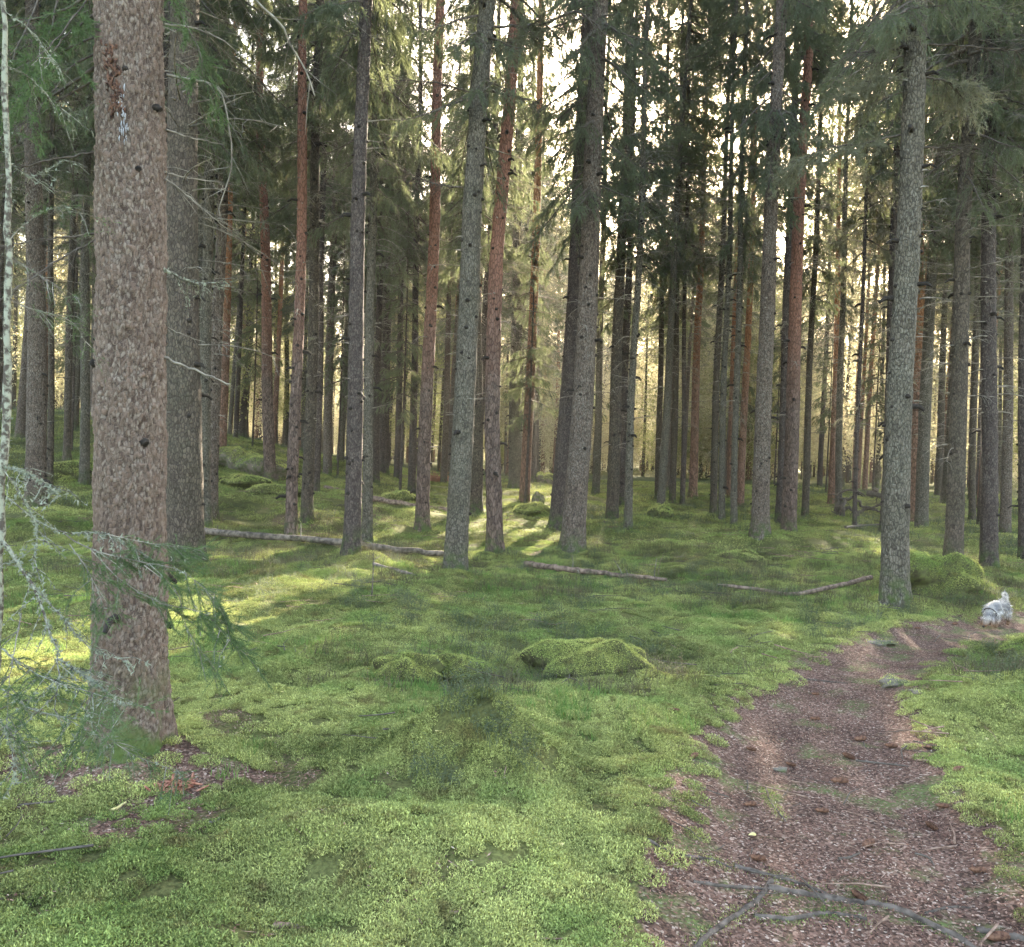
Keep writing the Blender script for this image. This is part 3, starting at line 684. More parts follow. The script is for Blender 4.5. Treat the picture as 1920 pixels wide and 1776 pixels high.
# hero trees: name, label, bark, base pixel, width px, upper pixels, crown (kind, base height m, scale), dead idx, depth class
HT = 24.0
SP = 'spruce_tree'; PN = 'pine_tree'
HERO = [
 (SP, 'largest rough-barked spruce with scaly reddish trunk and dead side branches', 'bark_near', (238, 1392), 138, [(236, 800), (245, 300), (248, 0)], None, None, 0),
 (SP, 'dark stout spruce standing just behind the largest rough-barked spruce', 'bark_brown', (343, 1060), 72, [(345, 500), (345, 0)], ('fine', 7.0, .8), 'd0', 1),
 (SP, 'half-hidden grey spruce squeezed beside the dark stout spruce', 'bark_dark', (316, 1035), 44, [(318, 500), (320, 0)], ('lush', 6.2, .8), None, 1),
 (SP, 'bluish-grey thin spruce showing past the dark stout spruce', 'bark_grey', (386, 985), 24, [(388, 560), (400, 0)], ('lush', 6.2, .8), 'd1', 1),
 (SP, 'slim pale spruce rising from open moss beyond the weathered log', 'bark_spruce', (398, 978), 25, [(404, 600), (416, 380), (418, 0)], ('lush', 6.5, .7), 'd0', 1),
 (SP, 'thick grey spruce behind the lichened sapling', 'bark_spruce', (68, 955), 42, [(66, 600), (62, 250), (58, 0)], ('lush', 8, .9), 'f1', 1),
 (SP, 'thin spruce touching the thick grey one behind the lichened sapling', 'bark_brown', (92, 925), 14, [(95, 500), (98, 0)], ('sparse', 7, .7), 'd3', 2),
 (SP, 'straight slim spruce close beside the largest rough-barked trunk', 'bark_grey', (156, 910), 20, [(160, 600), (160, 300), (166, 0)], ('sparse', 7, .7), 'd0', 2),
 (SP, 'thin spruce with a flared foot on the hillside', 'bark_brown', (124, 868), 16, [(134, 600), (142, 300), (150, 0)], ('sparse', 8, .8), 'd2', 2),
 (PN, 'purplish pine leaning by the mossy rock heap', 'bark_pine', (507, 905), 23, [(500, 600), (490, 240), (488, 0)], ('pine', 12, 1), 'f0', 1),
 (PN, 'slender red-topped pine with its foot behind the weathered log', 'bark_pine', (547, 1006), 23, [(556, 700), (562, 440), (569, 0)], ('pine', 14, 1), 'f1', 1),
 (SP, 'greenish spruce growing beside the slender red-topped pine', 'bark_brown', (577, 978), 23, [(583, 700), (590, 440), (600, 0)], ('lush', 7, .7), 'd1', 1),
 (SP, 'thin trunk tucked behind the greenish spruce', 'bark_dark', (592, 925), 15, [(600, 600), (606, 300), (612, 0)], ('lush', 7, .8), 'd0', 2),
 (SP, 'near-black spruce whose foot crosses the weathered log', 'bark_dark', (657, 1038), 32, [(667, 650), (678, 250), (684, 0)], ('lush', 6.6, .75), 'f0', 1),
 (SP, 'slimmer grey twin standing right of the near-black spruce', 'bark_grey', (686, 1018), 20, [(696, 600), (702, 300), (706, 0)], ('fine', 5.9, .7), 'd3', 1),
 (SP, 'background spruce seen past the slimmer grey twin', 'bark_dark', (704, 905), 14, [(710, 600), (716, 300)], ('sparse', 7, .8), 'd1', 2),
 (PN, 'reddish-brown pine with deep furrowed foot', 'bark_pine', (792, 993), 26, [(804, 640), (814, 400), (826, 0)], ('pine', 14, 1), 'f1', 1),
 (SP, 'spruce hiding behind the furrowed reddish pine', 'bark_dark', (773, 930), 15, [(778, 600), (786, 300), (790, 0)], ('lush', 6, .7), 'd2', 2),
 (SP, 'pale lichen-grey spruce leaning beside the bilberry hollow', 'bark_grey', (855, 1072), 44, [(868, 750), (885, 400), (915, 0)], ('fine', 6.6, .75), 'f0', 1),
 (SP, 'dark spruce with hollow scars between pale spruce and pine', 'bark_brown', (892, 964), 24, [(894, 700), (892, 440), (886, 0)], ('lush', 6, .75), 'd1', 1),
 (PN, 'tall pine leaning strongly, its upper trunk smooth and red', 'bark_pine', (926, 1038), 31, [(922, 800), (933, 480), (966, 0)], ('pine', 15, 1), 'f1', 1),
 (SP, 'grey spruce beyond the strongly leaning pine', 'bark_grey', (966, 918), 26, [(968, 600), (972, 300), (978, 0)], ('small', 4.9, 1.0), 'd0', 1),
 (SP, 'narrow trunk behind the mossy rock with a cap stone', 'bark_dark', (1000, 905), 13, [(998, 600), (1000, 200)], ('sparse', 13, .8), 'd2', 2),
 (SP, 'rear trunk of the merging pair of spruces', 'bark_dark', (1048, 985), 34, [(1068, 700), (1084, 400), (1098, 80)], ('lush', 6.5, .8), 'f0', 1),
 (SP, 'front trunk of the merging pair, flared at its foot', 'bark_spruce', (1074, 1032), 44, [(1092, 750), (1108, 440), (1122, 100)], ('fine', 6.0, .8), 'f1', 1),
 (SP, 'thin straight trunk right behind the merging pair', 'bark_grey', (1117, 928), 15, [(1126, 600), (1134, 300)], ('sparse', 14, .8), 'd1', 2),
 (SP, 'spruce on a mossy foot beyond the merging pair', 'bark_brown', (1146, 978), 24, [(1156, 700), (1166, 440), (1180, 100)], ('lush', 6.4, .8), 'd0', 1),
 (SP, 'trunk hidden behind the mossy-footed spruce', 'bark_dark', (1164, 948), 17, [(1172, 700), (1182, 400), (1190, 100)], ('sparse', 6, .9), 'd2', 2),
 (SP, 'slim pale-footed spruce leaning beside the mossy-footed one', 'bark_grey', (1177, 992), 15, [(1187, 700), (1203, 400), (1210, 200)], ('small', 6.6, .9), 'd3', 1),
 (SP, 'thin far trunk first in the row before the hollow mossy stump', 'bark_brown', (1234, 938), 12, [(1240, 600), (1248, 300)], ('sparse', 6.5, .8), 'd1', 2),
 (SP, 'thin far trunk second in the row before the hollow mossy stump', 'bark_brown', (1262, 942), 13, [(1268, 600), (1274, 300)], ('sparse', 6.5, .8), 'd0', 2),
 (SP, 'pencil-thin dark trunk behind the hollow mossy stump', 'bark_dark', (1280, 946), 10, [(1284, 600), (1290, 300)], ('lush', 7, .8), 'd2', 2),
 (PN, 'straight reddish trunk beyond the hollow mossy stump', 'bark_pine_far', (1298, 935), 17, [(1308, 640), (1322, 300)], ('sparse', 14, .7), 'd3', 2),
 (SP, 'thin spruce just past the hollow mossy stump', 'bark_brown', (1336, 965), 14, [(1344, 700), (1356, 400), (1364, 200)], ('sparse', 13, .8), 'd1', 1),
 (SP, 'second of the close thin pair past the stump', 'bark_grey', (1352, 978), 13, [(1358, 700), (1368, 450), (1374, 200)], ('sparse', 10.5, .8), 'd0', 1),
 (SP, 'thin greenish spruce alone before the thick grey-footed spruce', 'bark_grey', (1376, 985), 13, [(1382, 700), (1392, 330)], ('lush', 6.0, .45), 'd2', 1),
 (SP, 'thick spruce with bleached grey foot at the clearing', 'bark_spruce', (1427, 1005), 34, [(1432, 700), (1444, 400), (1458, 100)], ('lush', 6.9, .62), 'f0', 1),
 (PN, 'reddish-brown trunk beside the bleached-foot spruce', 'bark_pine', (1480, 1000), 29, [(1486, 700), (1497, 400), (1514, 80)], ('lush', 9, .8), 'f1', 1),
 (SP, 'trunk half hidden behind the reddish-brown one', 'bark_dark', (1462, 982), 19, [(1472, 700), (1488, 300), (1496, 100)], ('sparse', 8, .8), 'd1', 1),
 (SP, 'dark slender spruce right of the reddish-brown trunk', 'bark_brown', (1508, 970), 14, [(1518, 700), (1530, 440), (1540, 200)], ('small', 5.8, .9), 'd3', 2),
 (SP, 'grey trunk in front of the upturned roots', 'bark_grey', (1571, 965), 14, [(1576, 650), (1584, 300)], ('sparse', 13, .7), 'd0', 2),
 (SP, 'pole-thin dark trunk crossing the upturned roots', 'bark_dark', (1602, 992), 9, [(1612, 700), (1624, 400)], ('sparse', 6, .5), 'd2', 1),
 (SP, 'big forked-root spruce at the bend of the path', 'bark_grey', (1680, 1128), 54, [(1686, 760), (1700, 440), (1718, 0)], ('fine', 6.4, .8), 'f0', 1),
 (SP, 'dark trunk peeping out behind the spruce at the path bend', 'bark_dark', (1663, 1000), 24, [(1672, 600), (1682, 300), (1690, 0)], ('lush', 7, .8), 'd1', 1),
 (SP, 'red-brown spruce standing behind the large mossy boulder', 'bark_brown', (1788, 1060), 36, [(1794, 760), (1804, 400), (1826, 0)], ('fine', 6.2, .8), 'd0', 1),
 (SP, 'spruce on the mossy rise beyond the large boulder', 'bark_dark', (1853, 1062), 35, [(1856, 700), (1858, 400), (1864, 0)], ('lush', 6.4, .8), 'd2', 1),
 (SP, 'spruce cut off by the picture edge above the dog', 'bark_dark', (1918, 1052), 24, [(1922, 700), (1930, 300), (1936, 0)], ('fine', 6.4, .8), 'd1', 1),
 (SP, 'thin trunk between the two dark spruces past the boulder', 'bark_brown', (1822, 978), 14, [(1828, 650), (1836, 300)], ('sparse', 6.5, .8), 'd3', 2),
 (SP, 'thin trunk near the edge spruce above the dog', 'bark_grey', (1886, 968), 14, [(1890, 650), (1898, 300)], ('lush', 6.5, .8), 'd0', 2),
]
KNOTS = []
HERO_BASE = []
for hi, (nm, label, bk, bp, wpx, ups, crown, dead, lod) in enumerate(HERO):
    B = ground_hit(*bp); Y = B[1]; r0 = wpx * Y / F_PX / 2 * Y / math.hypot(B[0], Y)
    base = np.array([B[0], B[1], Hs(B[0], B[1]) - 0.06])
    pts = np.array([base] + [at_depth(px, py, Y) for px, py in ups])
    zz = pts[:, 2] - base[2]; xx = pts[:, 0] - base[0]
    zt = np.append(zz, HT + 1); sl = (xx[-1] - xx[-2]) / max(zz[-1] - zz[-2], .5); sl = np.clip(sl, -.05, .05)
    xt = np.append(xx, xx[-1] + sl * .6 * (zt[-1] - zt[-2]))
    lean_y = rng.uniform(-.012, .012)
    def axis(z, xt=xt, zt=zt, ly=lean_y): return np.interp(z, zt, xt) + 0.02 * np.sin(z * .8 + hi), ly * z + .02 * np.cos(z * .6 + hi)
    # taper: the measured width near eye height stands for the lower trunk
    root = link(nm, None, loc=base); tag(root, label, 'tree', 'trees of the near forest' if lod < 2 else 'slender trees of the middle distance')
    if lod == 0:
        zs = np.concatenate([np.arange(-.15, 4.6, 0.007), np.arange(5.3, HT, .4), [HT]]); me = trunk_mesh(axis, r0, HT, 280, zs, 7, .42, 0.0125, bk, .008)
    elif lod == 1:
        zs = np.concatenate([np.arange(-.15, 1.2, .05), np.arange(1.25, 12, .12), np.arange(12.5, HT, 1.5), [HT]]); me = trunk_mesh(axis, r0, HT, 36, zs, hi + 3, .5, None, bk, .008)
    else:
        zs = np.concatenate([np.arange(-.15, 1, .1), np.arange(1.2, 18, .5), np.arange(18.5, HT, 2), [HT]]); me = trunk_mesh(axis, r0, HT, 16, zs, hi + 3, .4, None, bk, .006)
    link('trunk', me, root)
    if lod == 0:
        A = Acc(); W_ = Acc(); rr_ = np.random.default_rng(9)
        for q in range(0, 70, 2):
            px_ = 262 + rr_.normal(0, 5) + q * .06; py_ = 196 + q * 1.4 + rr_.normal(0, 4); p = at_depth(px_, py_, Y) - base; ax, ay = axis(np.array([p[2]])); dx_ = p[0] - ax[0]; rz_ = r0 * (1 - p[2] / HT) ** .85 + .006
            sx_ = dx_ * .94; yy = -math.sqrt(max(rz_ ** 2 - sx_ ** 2, 1e-5)); c_ = np.array([ax[0] + sx_, ay[0] + yy, p[2]]); l_ = rr_.uniform(.006, .022)
            A.tube(np.array([c_ + [0, .002, l_], c_ - [0, .003, 0], c_ + [0, .002, -l_]]), [.0015, rr_.uniform(.002, .005), .001], 5)
        for q in range(120):
            px_ = 250 + rr_.normal(0, 7) - 8 * (q < 40); py_ = 118 + q * 1.05 + rr_.normal(0, 4); p = at_depth(px_, py_, Y) - base; ax, ay = axis(np.array([p[2]])); dx_ = p[0] - ax[0]; rz_ = r0 * (1 - p[2] / HT) ** .85 + .008
            sx_ = dx_ * .94; yy = -math.sqrt(max(rz_ ** 2 - sx_ ** 2, 1e-5)); c_ = np.array([ax[0] + sx_, ay[0] + yy, p[2]]); l_ = rr_.uniform(.006, .02); s2 = rr_.normal(0, .006)
            W_.tube(np.array([c_ + [s2, .004, l_], c_ - [0, .004, 0], c_ + [-s2, .004, -l_]]), [.003, rr_.uniform(.004, .008), .003], 4)
        link('resin', A.mesh('resin', M['resin']), root)['kind'] = 'stuff'; link('bark_wound', W_.mesh('bark_wound', M['wound']), root)['kind'] = 'stuff'
    HERO_BASE.append((base[0], base[1], r0, label, project(base + [0, 0, 1.2])[0]))
    def frame(z):
        x_, y_ = axis(np.array([z, z + 6.0])); ang = math.atan2(x_[1] - x_[0], 6.0)
        return (float(x_[0]), float(y_[0]), z), (0, ang, 0)
    if crown:
        kind, cb, cs = crown; vs = CROWN[kind]; l_, a_ = frame(cb)
        hgt = (HT - cb) / (15.0 if kind not in ('pine', 'small') else (6.0 if kind == 'pine' else 5.5))
        if kind == 'pine': hgt = 1.0 * (HT - cb) / 6.0
        if kind == 'small': hgt = min(hgt, 1.3)
        c = link('crown', vs[hi % len(vs)], root, l_, (0, a_[1], 0), (cs, cs, hgt)); c.rotation_mode = 'YXZ'; c.rotation_euler = (0, a_[1], rng.uniform(0, 6.28))
        if kind == 'small':       # the living top sits higher up
            c2 = link('crown', CROWN['sparse'][hi % 2], root, frame(12)[0], (0, a_[1], rng.uniform(0, 6)), (.8, .8, .8))
    if dead:
        vs = DEAD if dead[0] == 'd' else DEAD_FEW; me = vs[int(dead[1]) % len(vs)]; s_ = max(.75, min(1.5, r0 / 0.13)); x_, y_ = axis(np.array([5.0]))
        ang = math.atan2(x_[0], 5.0); d = link('dead_branches', me, root, None, None, (s_, s_, 1.0)); d.rotation_mode = 'YXZ'; d.rotation_euler = (0, ang, rng.uniform(0, 6.28)); d['kind'] = 'stuff'
    # dark knots where limbs broke off
    if lod < 2:
        A = Acc(); kr = np.random.default_rng(hi + 60); nk = 60 if lod == 0 else 64; zk = kr.uniform(.6, 5 if lod == 0 else 11, nk)
        if lod == 0: nk = 24; zk = zk[:nk]
        xk, yk = axis(zk); rk = r0 * np.clip(1 - zk / HT, .03, 1) ** .85
        for q in range(nk):
            t_ = kr.uniform(0, 6.283); o = np.array([math.cos(t_), math.sin(t_), 0]); p = np.array([xk[q], yk[q], zk[q]]) + o * rk[q] * .97
            ln = kr.uniform(.01, .045) + (kr.uniform() < .2) * .13; rr = kr.uniform(.012, .026) * (.85 if lod == 0 else 1.15)
            A.tube(np.array([p - o * .01, p + o * ln * .6, p + o * ln + [0, 0, -.3 * ln]]), [rr * 1.3, rr, rr * .6], 6)
        k_ = link('knots', A.mesh('knots', M['knot']), root); k_['kind'] = 'stuff'
    # individually placed limbs
    LIMBS = {
     0: [([(178, 128), (100, 180), (40, 225), (-10, 268)], 5, 4.0, 1, 0), ([(182, 146), (110, 190), (40, 245), (-20, 290)], 3.5, 4.1, 1, 0),
         ([(200, -60), (150, 0), (110, 20), (60, 36), (-5, 58)], 4.5, 3.8, 1, 6), ([(178, 285), (120, 298), (70, 305), (-5, 330)], 3.4, 3.9, 1, 0),
         ([(205, 434), (150, 442), (90, 448), (-5, 462)], 3.2, 3.8, 1, 0), ([(180, 450), (120, 482), (70, 515), (22, 546)], 3.0, 3.6, 1, 0),
         ([(178, 70), (120, 95), (60, 150), (10, 220)], 3, 3.7, 1, 10), ([(185, 20), (130, 60), (90, 110), (50, 200)], 2.6, 3.5, 1, 14),
         ([(190, -40), (140, 30), (80, 100), (30, 130)], 2.6, 3.4, 1, 14), ([(120, -60), (100, 40), (60, 160), (50, 270)], 2.6, 3.6, 1, 0), ([(90, -60), (60, 30), (20, 120), (-5, 200)], 3, 3.5, 1, 0), ([(178, 100), (130, 130), (70, 210), (30, 240)], 2.6, 3.6, 1, 0), ([(306, -40), (340, 30), (372, 90), (380, 140)], 2.6, 3.9, 1, 14),
         ([(308, 45), (370, 56), (420, 78), (472, 122)], 3, 4.3, 1, 0), ([(312, 140), (345, 148), (402, 160), (425, 210), (434, 280), (430, 330), (410, 392)], 3.2, 4.2, 1, 0),
         ([(312, 243), (360, 258), (420, 272)], 2.4, 4.2, 0, 0), ([(310, 322), (355, 334), (415, 342)], 2.4, 4.3, 0, 0), ([(310, 336), (365, 378), (420, 425)], 2.6, 4.2, 1, 0),
         ([(306, 504), (345, 524), (375, 531), (430, 532)], 4.0, 4.1, 2, 0), ([(304, 598), (325, 620), (385, 642)], 1.8, 4.1, 0, 0), ([(304, 670), (360, 692), (432, 720)], 4.2, 4.1, 0, 0),
         ([(300, -120), (400, -60), (480, 2), (522, 38), (545, 82), (566, 116), (590, 180)], 5, 4.3, 1, 0)],
     18: [([(925, 50), (985, 48), (1040, 36), (1085, 20), (1120, 48), (1150, 84)], 4, None, 1, 0), ([(885, 172), (820, 156), (740, 150)], 2.6, None, 1, 0),
          ([(918, 172), (955, 178), (1005, 190)], 3, None, 1, 0), ([(868, 352), (815, 345), (760, 322)], 2.4, None, 1, 0), ([(858, 738), (820, 738), (765, 740)], 1.2, None, 0, 0), ([(925, 90), (975, 72), (1000, 50)], 2.4, None, 1, 12)],
     42: [([(1702, 84), (1655, 97), (1600, 98)], 3.6, None, 1, 0), ([(1695, 143), (1660, 149), (1622, 152)], 2.6, None, 1, 10), ([(1735, 84), (1820, 88), (1925, 97)], 3.6, None, 1, 0),
          ([(1735, 145), (1785, 155), (1802, 180)], 3, None, 1, 8), ([(1728, 277), (1800, 277)], 3, None, 1, 0), ([(1688, 253), (1620, 268), (1555, 277), (1500, 300)], 3, None, 1, 16), ([(1700, 20), (1670, 60), (1640, 130)], 3, None, 1, 10)],
    }
    for li, (pp, rp, dep, tw, nd) in enumerate(LIMBS.get(hi, [])):
        D0 = Y; D1 = dep or Y; m = len(pp); W3 = [at_depth(p[0], p[1], D0 + (D1 - D0) * q / (m - 1)) for q, p in enumerate(pp)]
        rr = rp * .72 * Y / F_PX
        w_, g_, l_ = limb_mesh(W3, base, rr, ('twig' if lod == 0 and li > 12 else 'twig_dark') if tw < 2 else 'twig_lichen', 300 + hi * 40 + li, twigs=(14 if tw else 2) * (1 if lod == 0 else 2), tw_len=.22 if lod == 0 else .5, needles=nd * 7, lichen=6 if tw == 2 else 0, r1=rr * .35, n=16, nl=.03 if lod == 0 else .06, nw=.003 if lod == 0 else .007)
        b_ = link('branch', w_, root)
        if g_:
            if lod: g_.materials[0] = M['needles_grey']
            link('needles', g_, b_)['kind'] = 'stuff'
        if l_: link('lichen', l_, b_)['kind'] = 'stuff'

# ------------------------------------------------------------------ the deeper forest
def straight(z): return 0.06 * np.sin(z * .35), 0.05 * np.cos(z * .3)
zs = np.concatenate([np.arange(-.4, 1, .15), np.arange(1.2, 22, .7), [HT]])
FT = {b: [trunk_mesh((lambda z, s=s: (0.05 * np.sin(z * .35 + s), .05 * np.cos(z * .3 + s))), 0.15, HT, 12, zs, 400 + s, .4, None, b, .006) for s in range(2)]
      for b in ('bark_spruce', 'bark_dark', 'bark_grey', 'bark_brown', 'bark_pine_far')}
BK = {'bark_spruce': 'brownish grey', 'bark_dark': 'dark', 'bark_grey': 'pale grey', 'bark_brown': 'brown', 'bark_pine_far': 'reddish'}
# sunlit spots on the ground: the air towards the sun stays free of crowns there
SPOTS = [ground_hit(*p)[:2] for p in [(490, 1130), (1625, 1180), (720, 985), (1860, 1170)]]
SPOTS.append(np.array([0.0, 0.0]))
sdir = SUN[:2] / np.linalg.norm(SUN[:2]); tanel = SUN[2] / np.linalg.norm(SUN[:2])
def blocks_spot(x, y, cb, rad):
    for s in SPOTS:
        v = np.array([x, y]) - s; a = v @ sdir; lat = abs(v[0] * sdir[1] - v[1] * sdir[0])
        if a > 0 and a * tanel > cb - 1 and a * tanel < HT and lat < (rad if s[1] > 1 else .45): return True
        if a > 0 and a * tanel <= cb - 1 and lat < 0.35 and s[1] > 1: return True
    return False
fr = np.random.default_rng(77)
# clearings that let the low sun through to the lit patches of moss
GAPS = [(10.0, 51.1), (16.1, 62.1), (9.6, 51.5), (0.9, 33.0), (0.1, 30.5), (10.6, 45.7), (11.8, 30.9), (7.5, 21.7), (13.6, 51.7), (17.5, 53.5), (8.7, 48.0), (2.4, 31.7), (14.9, 54.4), (12.7, 57.8), (15.4, 44.3), (9.7, 42.7), (4.3, 51.0), (17.0, 56.3)]
def in_gap(x, y): return any(abs(x - a) < .08 and abs(y - b) < .08 for a, b in GAPS)
placed = [(b[0], b[1]) for b in HERO_BASE]; FAR = []
def try_place(n, rmin, rmax, amin, amax, mind, cls, maxtry=6000):
    c = 0
    for _ in range(maxtry):
        if c >= n: break
        rr = math.sqrt(fr.uniform(rmin ** 2, rmax ** 2)); th = R(fr.uniform(amin, amax)); x, y = rr * math.sin(th), rr * math.cos(th)
        if any((x - a) ** 2 + (y - b) ** 2 < mind ** 2 for a, b in placed): continue
        cb = fr.uniform(6.5, 10)
        if cls not in ('side', 'wall') and blocks_spot(x, y, cb, 0.8): continue
        placed.append((x, y)); FAR.append((x, y, cb, cls, rr)); c += 1
try_place(25, 22, 34, -35, 12, 1.6, 'mid')
try_place(22, 22, 34, 12, 36, 1.9, 'mid')
try_place(56, 34, 58, -37, 4, 1.6, 'far')
try_place(30, 34, 54, 4, 37, 1.9, 'far')
try_place(26, 58, 80, -38, 8, 1.8, 'far')
try_place(75, 145, 190, -38, 40, 3.0, 'wall')
# trees beside and behind the viewer, out of the picture but shading it
try_place(5, 9, 24, 40, 75, 3.0, 'side')
try_place(5, 9, 24, -80, -42, 3.0, 'side')
try_place(3, 12, 24, 95, 265, 4, 'side')
EDGE = sorted([(h[4], i) for i, h in enumerate(HERO_BASE)])
SHORT = {0: 'the largest rough spruce', 1: 'the dark stout spruce', 5: 'the thick grey hillside spruce', 9: 'the purplish pine', 10: 'the slender red-topped pine', 13: 'the near-black spruce', 16: 'the furrowed reddish pine',
         18: 'the pale lichen-grey spruce', 20: 'the strongly leaning pine', 24: 'the merging pair', 26: 'the mossy-footed spruce', 33: 'the close thin pair', 36: 'the bleached-foot spruce', 37: 'the reddish-brown trunk', 42: 'the path-bend spruce', 44: 'the boulder spruce', 45: 'the spruce on the rise'}
marks = sorted([(HERO_BASE[i][4], s) for i, s in SHORT.items()])
_O = 'first second third fourth fifth sixth seventh eighth ninth tenth eleventh twelfth thirteenth fourteenth fifteenth sixteenth seventeenth eighteenth nineteenth twentieth twenty-first twenty-second twenty-third twenty-fourth twenty-fifth twenty-sixth twenty-seventh twenty-eighth twenty-ninth thirtieth'.split()
ORD = _O + ['thirty-' + w for w in _O[:9]] + ['fortieth'] + ['forty-' + w for w in _O[:9]]
slots = {}
items = []
for x, y, cb, cls, rr in FAR:
    drop = in_gap(x, y)
    bkn = fr.choice(list(BK), p=[.25, .22, .2, .15, .18]); rad = fr.uniform(.09, .2)
    if cls == 'wall' and bkn == 'bark_pine_far': bkn = 'bark_dark'
    kind = 'pine_tree' if bkn == 'bark_pine_far' else 'spruce_tree'
    px = project((x, y, 1.5))[0] if y > 1 else None
    if not drop: items.append([x, y, cb, cls, rr, bkn, rad, kind, px])
for it in items:
    if it[3] != 'side':
        g = sum(1 for m in marks if m[0] < it[8]); slots.setdefault((g, it[7]), []).append(it)
for (g, kind), L_ in slots.items():
    L_.sort(key=lambda q: q[8])
    for k, it in enumerate(L_):
        sp = 'pine' if kind == 'pine_tree' else 'spruce'
        a = marks[g - 1][1] if g > 0 else None; b = marks[g][1] if g < len(marks) else None
        where = ('between %s and %s' % (a, b)) if a and b else ('past %s' % a if a else 'before %s' % b)
        lab = 'slim %s %s, %s of those %s' % ('red' if sp == 'pine' else 'far', sp, ORD[k], where)
        if len(lab.split()) > 16: lab = lab.replace('slim ', '')
        if len(lab.split()) > 16: lab = lab.replace('of those ', '')
        it.append(lab)
n_side = -1
items.sort(key=lambda q: math.atan2(q[0], q[1]) % 6.2832)
for it in items:
    x, y, cb, cls, rr, bkn, rad, kind, px = it[:9]
    if len(it) > 9: lab = it[9]
    else: n_side = n_side + 1; lab = 'tall %s out of view, the %s clockwise around the viewer' % ('pine' if kind == 'pine_tree' else 'spruce', ORD[n_side])
    z = Hs(x, y) - .1; root = link(kind, None, loc=(x, y, z), rot=(R(fr.normal(0, .9)), R(fr.normal(.6, 1.0)), 0))
    tag(root, lab, 'tree', 'slender trees deep in the forest' if cls != 'side' else 'trees around the viewer')
    v = FT[bkn]; s_ = rad / .15; hs = fr.uniform(.85, 1.1) * (.75 if cls == 'wall' else 1)
    link('trunk', v[int(fr.integers(2))], root, None, (0, 0, fr.uniform(0, 6.28)), (s_, s_, hs))
    if cls == 'wall': cr = 'lush'; cb2 = fr.uniform(.8, 3)
    elif kind == 'pine_tree': cr = 'pine'; cb2 = fr.uniform(13, 16)
    else: cr = fr.choice(['lush', 'lush', 'sparse']); cb2 = cb
    vs = CROWN[cr]; hh = (HT * hs - cb2) / (15 if cr != 'pine' else 6); cs = fr.uniform(1.0, 1.3) * (1.3 if cls == 'wall' else 1)
    link('crown', vs[int(fr.integers(len(vs)))], root, (0, 0, cb2), (0, 0, fr.uniform(0, 6.28)), (cs, cs, hh))
    if cls in ('mid', 'far'):
        d = link('dead_branches', DEAD[int(fr.integers(len(DEAD)))] if kind == 'spruce_tree' else DEAD_FEW[0], root, None, (0, 0, fr.uniform(0, 6.28)), (s_ * .8 + .2, s_ * .8 + .2, cb2 / 8.5 if kind == 'spruce_tree' else 1)); d['kind'] = 'stuff'

# small understory spruces and sunlit leafy trees towards the clearing
def leafy_mesh(seed, Hc, Rm, n, L, mat):
    r = np.random.default_rng(seed); A = Acc(); nc = 70
    cz = r.uniform(0, 1, nc); ca = r.uniform(0, 6.283, nc); cr = Rm * np.sqrt(r.uniform(0, 1, nc)) * np.sin(np.clip(cz * 2.6 + .35, 0, math.pi)) ** .6
    C = np.stack([cr * np.cos(ca), cr * np.sin(ca), cz * Hc], 1); k = r.integers(0, nc, n)
    p = C[k] + r.normal(0, 1, (n, 3)) * np.array([.34, .34, .26]) * Rm * .55
    d = unit(r.normal(0, 1, (n, 3)) - [0, 0, .4]); s_ = unit(np.cross(d, r.normal(0, 1, (n, 3)))); l = L * r.uniform(.6, 1.3, n)[:, None]
    V = np.stack([p, p + d * l * .5 + s_ * l * .35, p + d * l, p + d * l * .5 - s_ * l * .35], 1).reshape(-1, 3); q = np.arange(n)[:, None] * 4
    return mesh_np('crown', V, q + np.array([[0, 1, 2, 3]]), M[mat])
LEAFY = [leafy_mesh(501, 11, 2.3, 34000, .075, 'leaves_gold'), leafy_mesh(502, 10, 2.5, 34000, .075, 'leaves_gold'), leafy_mesh(503, 9, 2.2, 34000, .075, 'leaves_green')]
bt = trunk_mesh(straight, .07, 13, 8, np.linspace(-.3, 12, 26), 77, .2, None, 'bark_grey', .004, .7)
px_list = []
for _ in range(125):
    th = R(fr.uniform(0, 38) if _ % 5 < 3 else fr.uniform(-38, 0)); rr = fr.uniform(46, 82) if _ < 60 else fr.uniform(84, 135); x, y = rr * math.sin(th), rr * math.cos(th)
    if rr < 83 and blocks_spot(x, y, 2.0, 1.4): continue
    
    if not in_gap(x, y): px_list.append((project((x, y, 1.5))[0], x, y))
px_list.sort()
slots = {}
for px, x, y in px_list:
    g = sum(1 for m in marks if m[0] < px); slots.setdefault(g, []).append((x, y))
for g, L_ in slots.items():
    a = marks[g - 1][1] if g > 0 else None; b = marks[g][1] if g < len(marks) else None
    where = ('between %s and %s' % (a, b)) if a and b else ('past %s' % a if a else 'before %s' % b)
    for k, (x, y) in enumerate(L_):
        root = link('birch_tree', None, loc=(x, y, Hs(x, y) - .1)); tag(root, 'golden birch, %s one %s' % (ORD[k], where), 'tree', 'sunlit golden trees at the forest edge')
        s_ = fr.uniform(.9, 2.1); link('trunk', bt, root, None, (0, 0, fr.uniform(0, 6)), (s_, s_, s_))
        link('crown', LEAFY[int(fr.integers(3))], root, (0, 0, fr.uniform(.6, 2.5)), (0, 0, fr.uniform(0, 6)), (s_, s_, s_))
